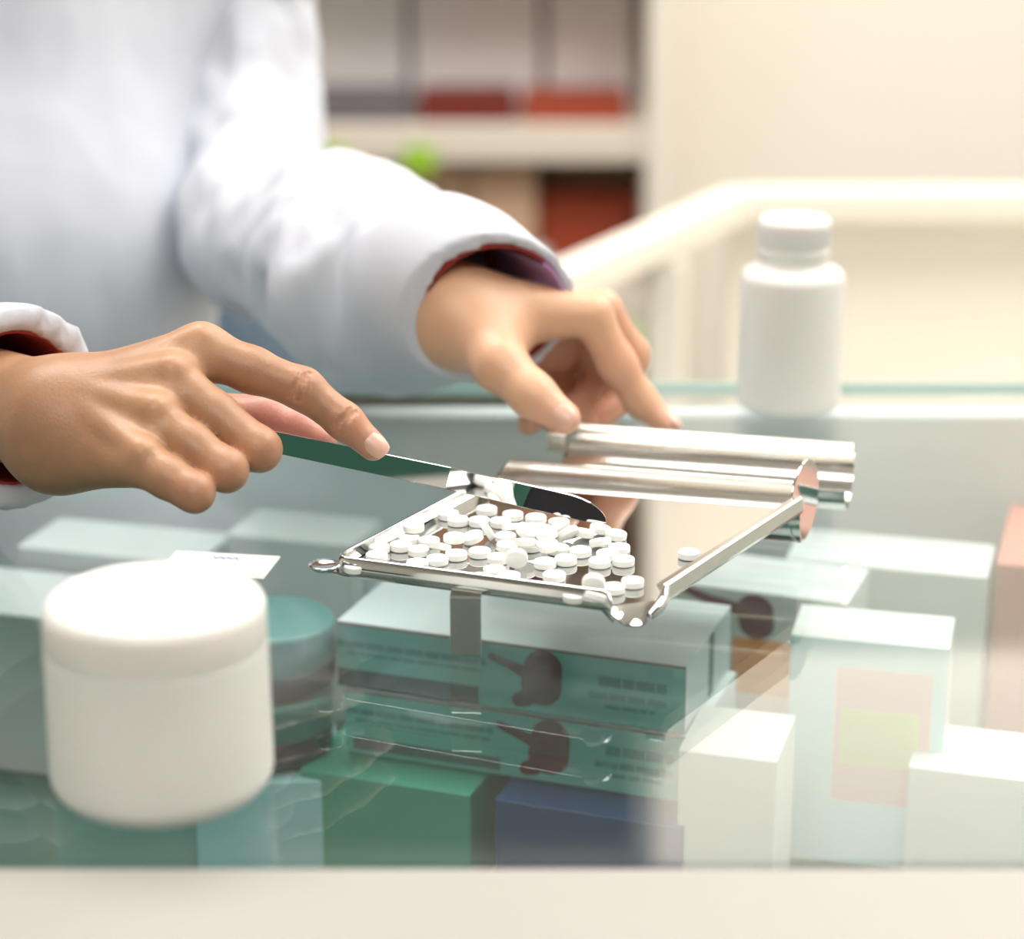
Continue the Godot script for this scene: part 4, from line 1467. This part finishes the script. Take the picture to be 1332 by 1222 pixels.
func coat(t: Node3D) -> void:
	var st := begin()
	# far sleeve with open cuff
	var s := Field.new()
	var cuff := at(646, 402, 1.024)
	var pn := Vector3(0.25, -0.12, 0.96).normalized()      # the cuff is cut on a slant
	var mid := at(475, 372, 1.140)
	var elbow := at(335, 304, 1.300)
	var ax := Vector3(0.62, -0.10, 0.78).normalized()
	s.chain(0.03, [[cuff + ax * 0.035, 0.0352], [cuff - ax * 0.04, 0.0360], [at(545, 388, 1.10), 0.039], [mid, 0.0485], [elbow, 0.042]], 0.02)
	s.chain(0.02, [[at(438, 270, 1.23), 0.030], [at(520, 330, 1.14), 0.030]], 0.03)
	s.chain(0.02, [[elbow, 0.042], [at(316, 170, 1.385), 0.046], [at(300, -60, 1.415), 0.056]], 0.02)
	s.planes.append([cuff, pn])
	s.cut(cuff - ax * 0.05, cuff + ax * 0.05, 0.0302, 0.0302, 0.001)
	# folds running round and across the sleeve
	for e in [[352, 430, 1.21, 440, 285, 1.19, 0.010, 0.005]]:
		s.cut(at(e[0], e[1], e[2] - 0.056), at(e[3], e[4], e[5] - 0.056), e[6], e[7], 0.035)
	s.folds = FastNoiseLite.new()
	s.folds.frequency = 17.0
	s.folds.fractal_octaves = 2
	s.fold_amp = 0.0075
	s.fold_scale = Vector3(1.4, 0.7, 1)
	s.mesh_into(st, 0.0036)
	# near sleeve
	var n := Field.new()
	var ncuff := at(28, 532, 0.918)
	var nax := (at(78, 540, 0.892) - at(-60, 520, 0.945)).normalized()
	n.chain(0.03, [[ncuff + nax * 0.02, 0.037], [ncuff, 0.036], [at(-120, 500, 0.99), 0.043], [at(-330, 430, 1.16), 0.056]], 0.03)
	n.chain(0.03, [[at(-330, 430, 1.16), 0.056], [at(-340, 180, 1.29), 0.055], [at(-335, -60, 1.40), 0.062]], 0.03)
	n.planes.append([ncuff, nax])
	n.cut(ncuff - nax * 0.05, ncuff + nax * 0.05, 0.0315, 0.0315, 0.001)
	n.folds = s.folds
	n.fold_amp = 0.003
	n.mesh_into(st, 0.006)
	# trunk of the coat with an overlapping front
	var b := Field.new()
	b.chain(0.05, [[at(300, -70, 1.40), 0.062], [at(-20, -110, 1.42), 0.085], [at(-335, -70, 1.41), 0.062]], 0.06)
	b.chain(0.05, [[at(-2, 0, 1.40), 0.122], [at(10, 430, 1.41), 0.117], [at(40, 900, 1.60), 0.13]], 0.06)
	b.chain(0.05, [[at(-180, 0, 1.41), 0.125], [at(-150, 430, 1.42), 0.115], [at(-170, 900, 1.61), 0.13]], 0.06)
	b.chain(0.05, [[at(46, 0, 1.345), 0.088], [at(50, 320, 1.340), 0.086], [at(40, 470, 1.43), 0.085]], 0.05)
	b.folds = FastNoiseLite.new()
	b.folds.frequency = 9.0
	b.fold_amp = 0.007
	b.fold_scale = Vector3(1.5, 0.35, 1)
	b.mesh_into(st, 0.009)
	world_part("lab_coat", st.commit(), M.coat, t)
	# blue grey cloth added for the shaded coat under the far sleeve
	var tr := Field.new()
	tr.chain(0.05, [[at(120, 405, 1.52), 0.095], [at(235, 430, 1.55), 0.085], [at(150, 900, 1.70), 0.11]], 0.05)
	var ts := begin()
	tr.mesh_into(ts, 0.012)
	world_part("coat_shade_cloth", ts.commit(), M.shade_grey_cloth, t)
	# dark red sleeve lining and the lavender shirt cuff inside
	var li := begin()
	var side := ax.cross(Vector3.UP).normalized()
	slant_tube(li, cuff, ax, pn, 0.0303, 0.0012, 0.045, 0.0015, 0, 360, 48)
	world_part("sleeve_lining", done(li), M.maroon_cloth, t)
	var sc := begin()
	slant_tube(sc, cuff, ax, pn, 0.0290, 0.0012, 0.035, -0.002, 128, 200, 24)
	world_part("shirt_cuff", done(sc), M.lavender_cloth, t)
	var li2 := begin()
	var side2 := nax.cross(Vector3.UP).normalized()
	gutter(li2, ncuff - nax * 0.05, ncuff - nax * 0.004, 0.0322, 0.0012, side2, side2.cross(nax).normalized(), 0, 360, 40)
	world_part("sleeve_lining", done(li2), M.maroon_cloth, t)
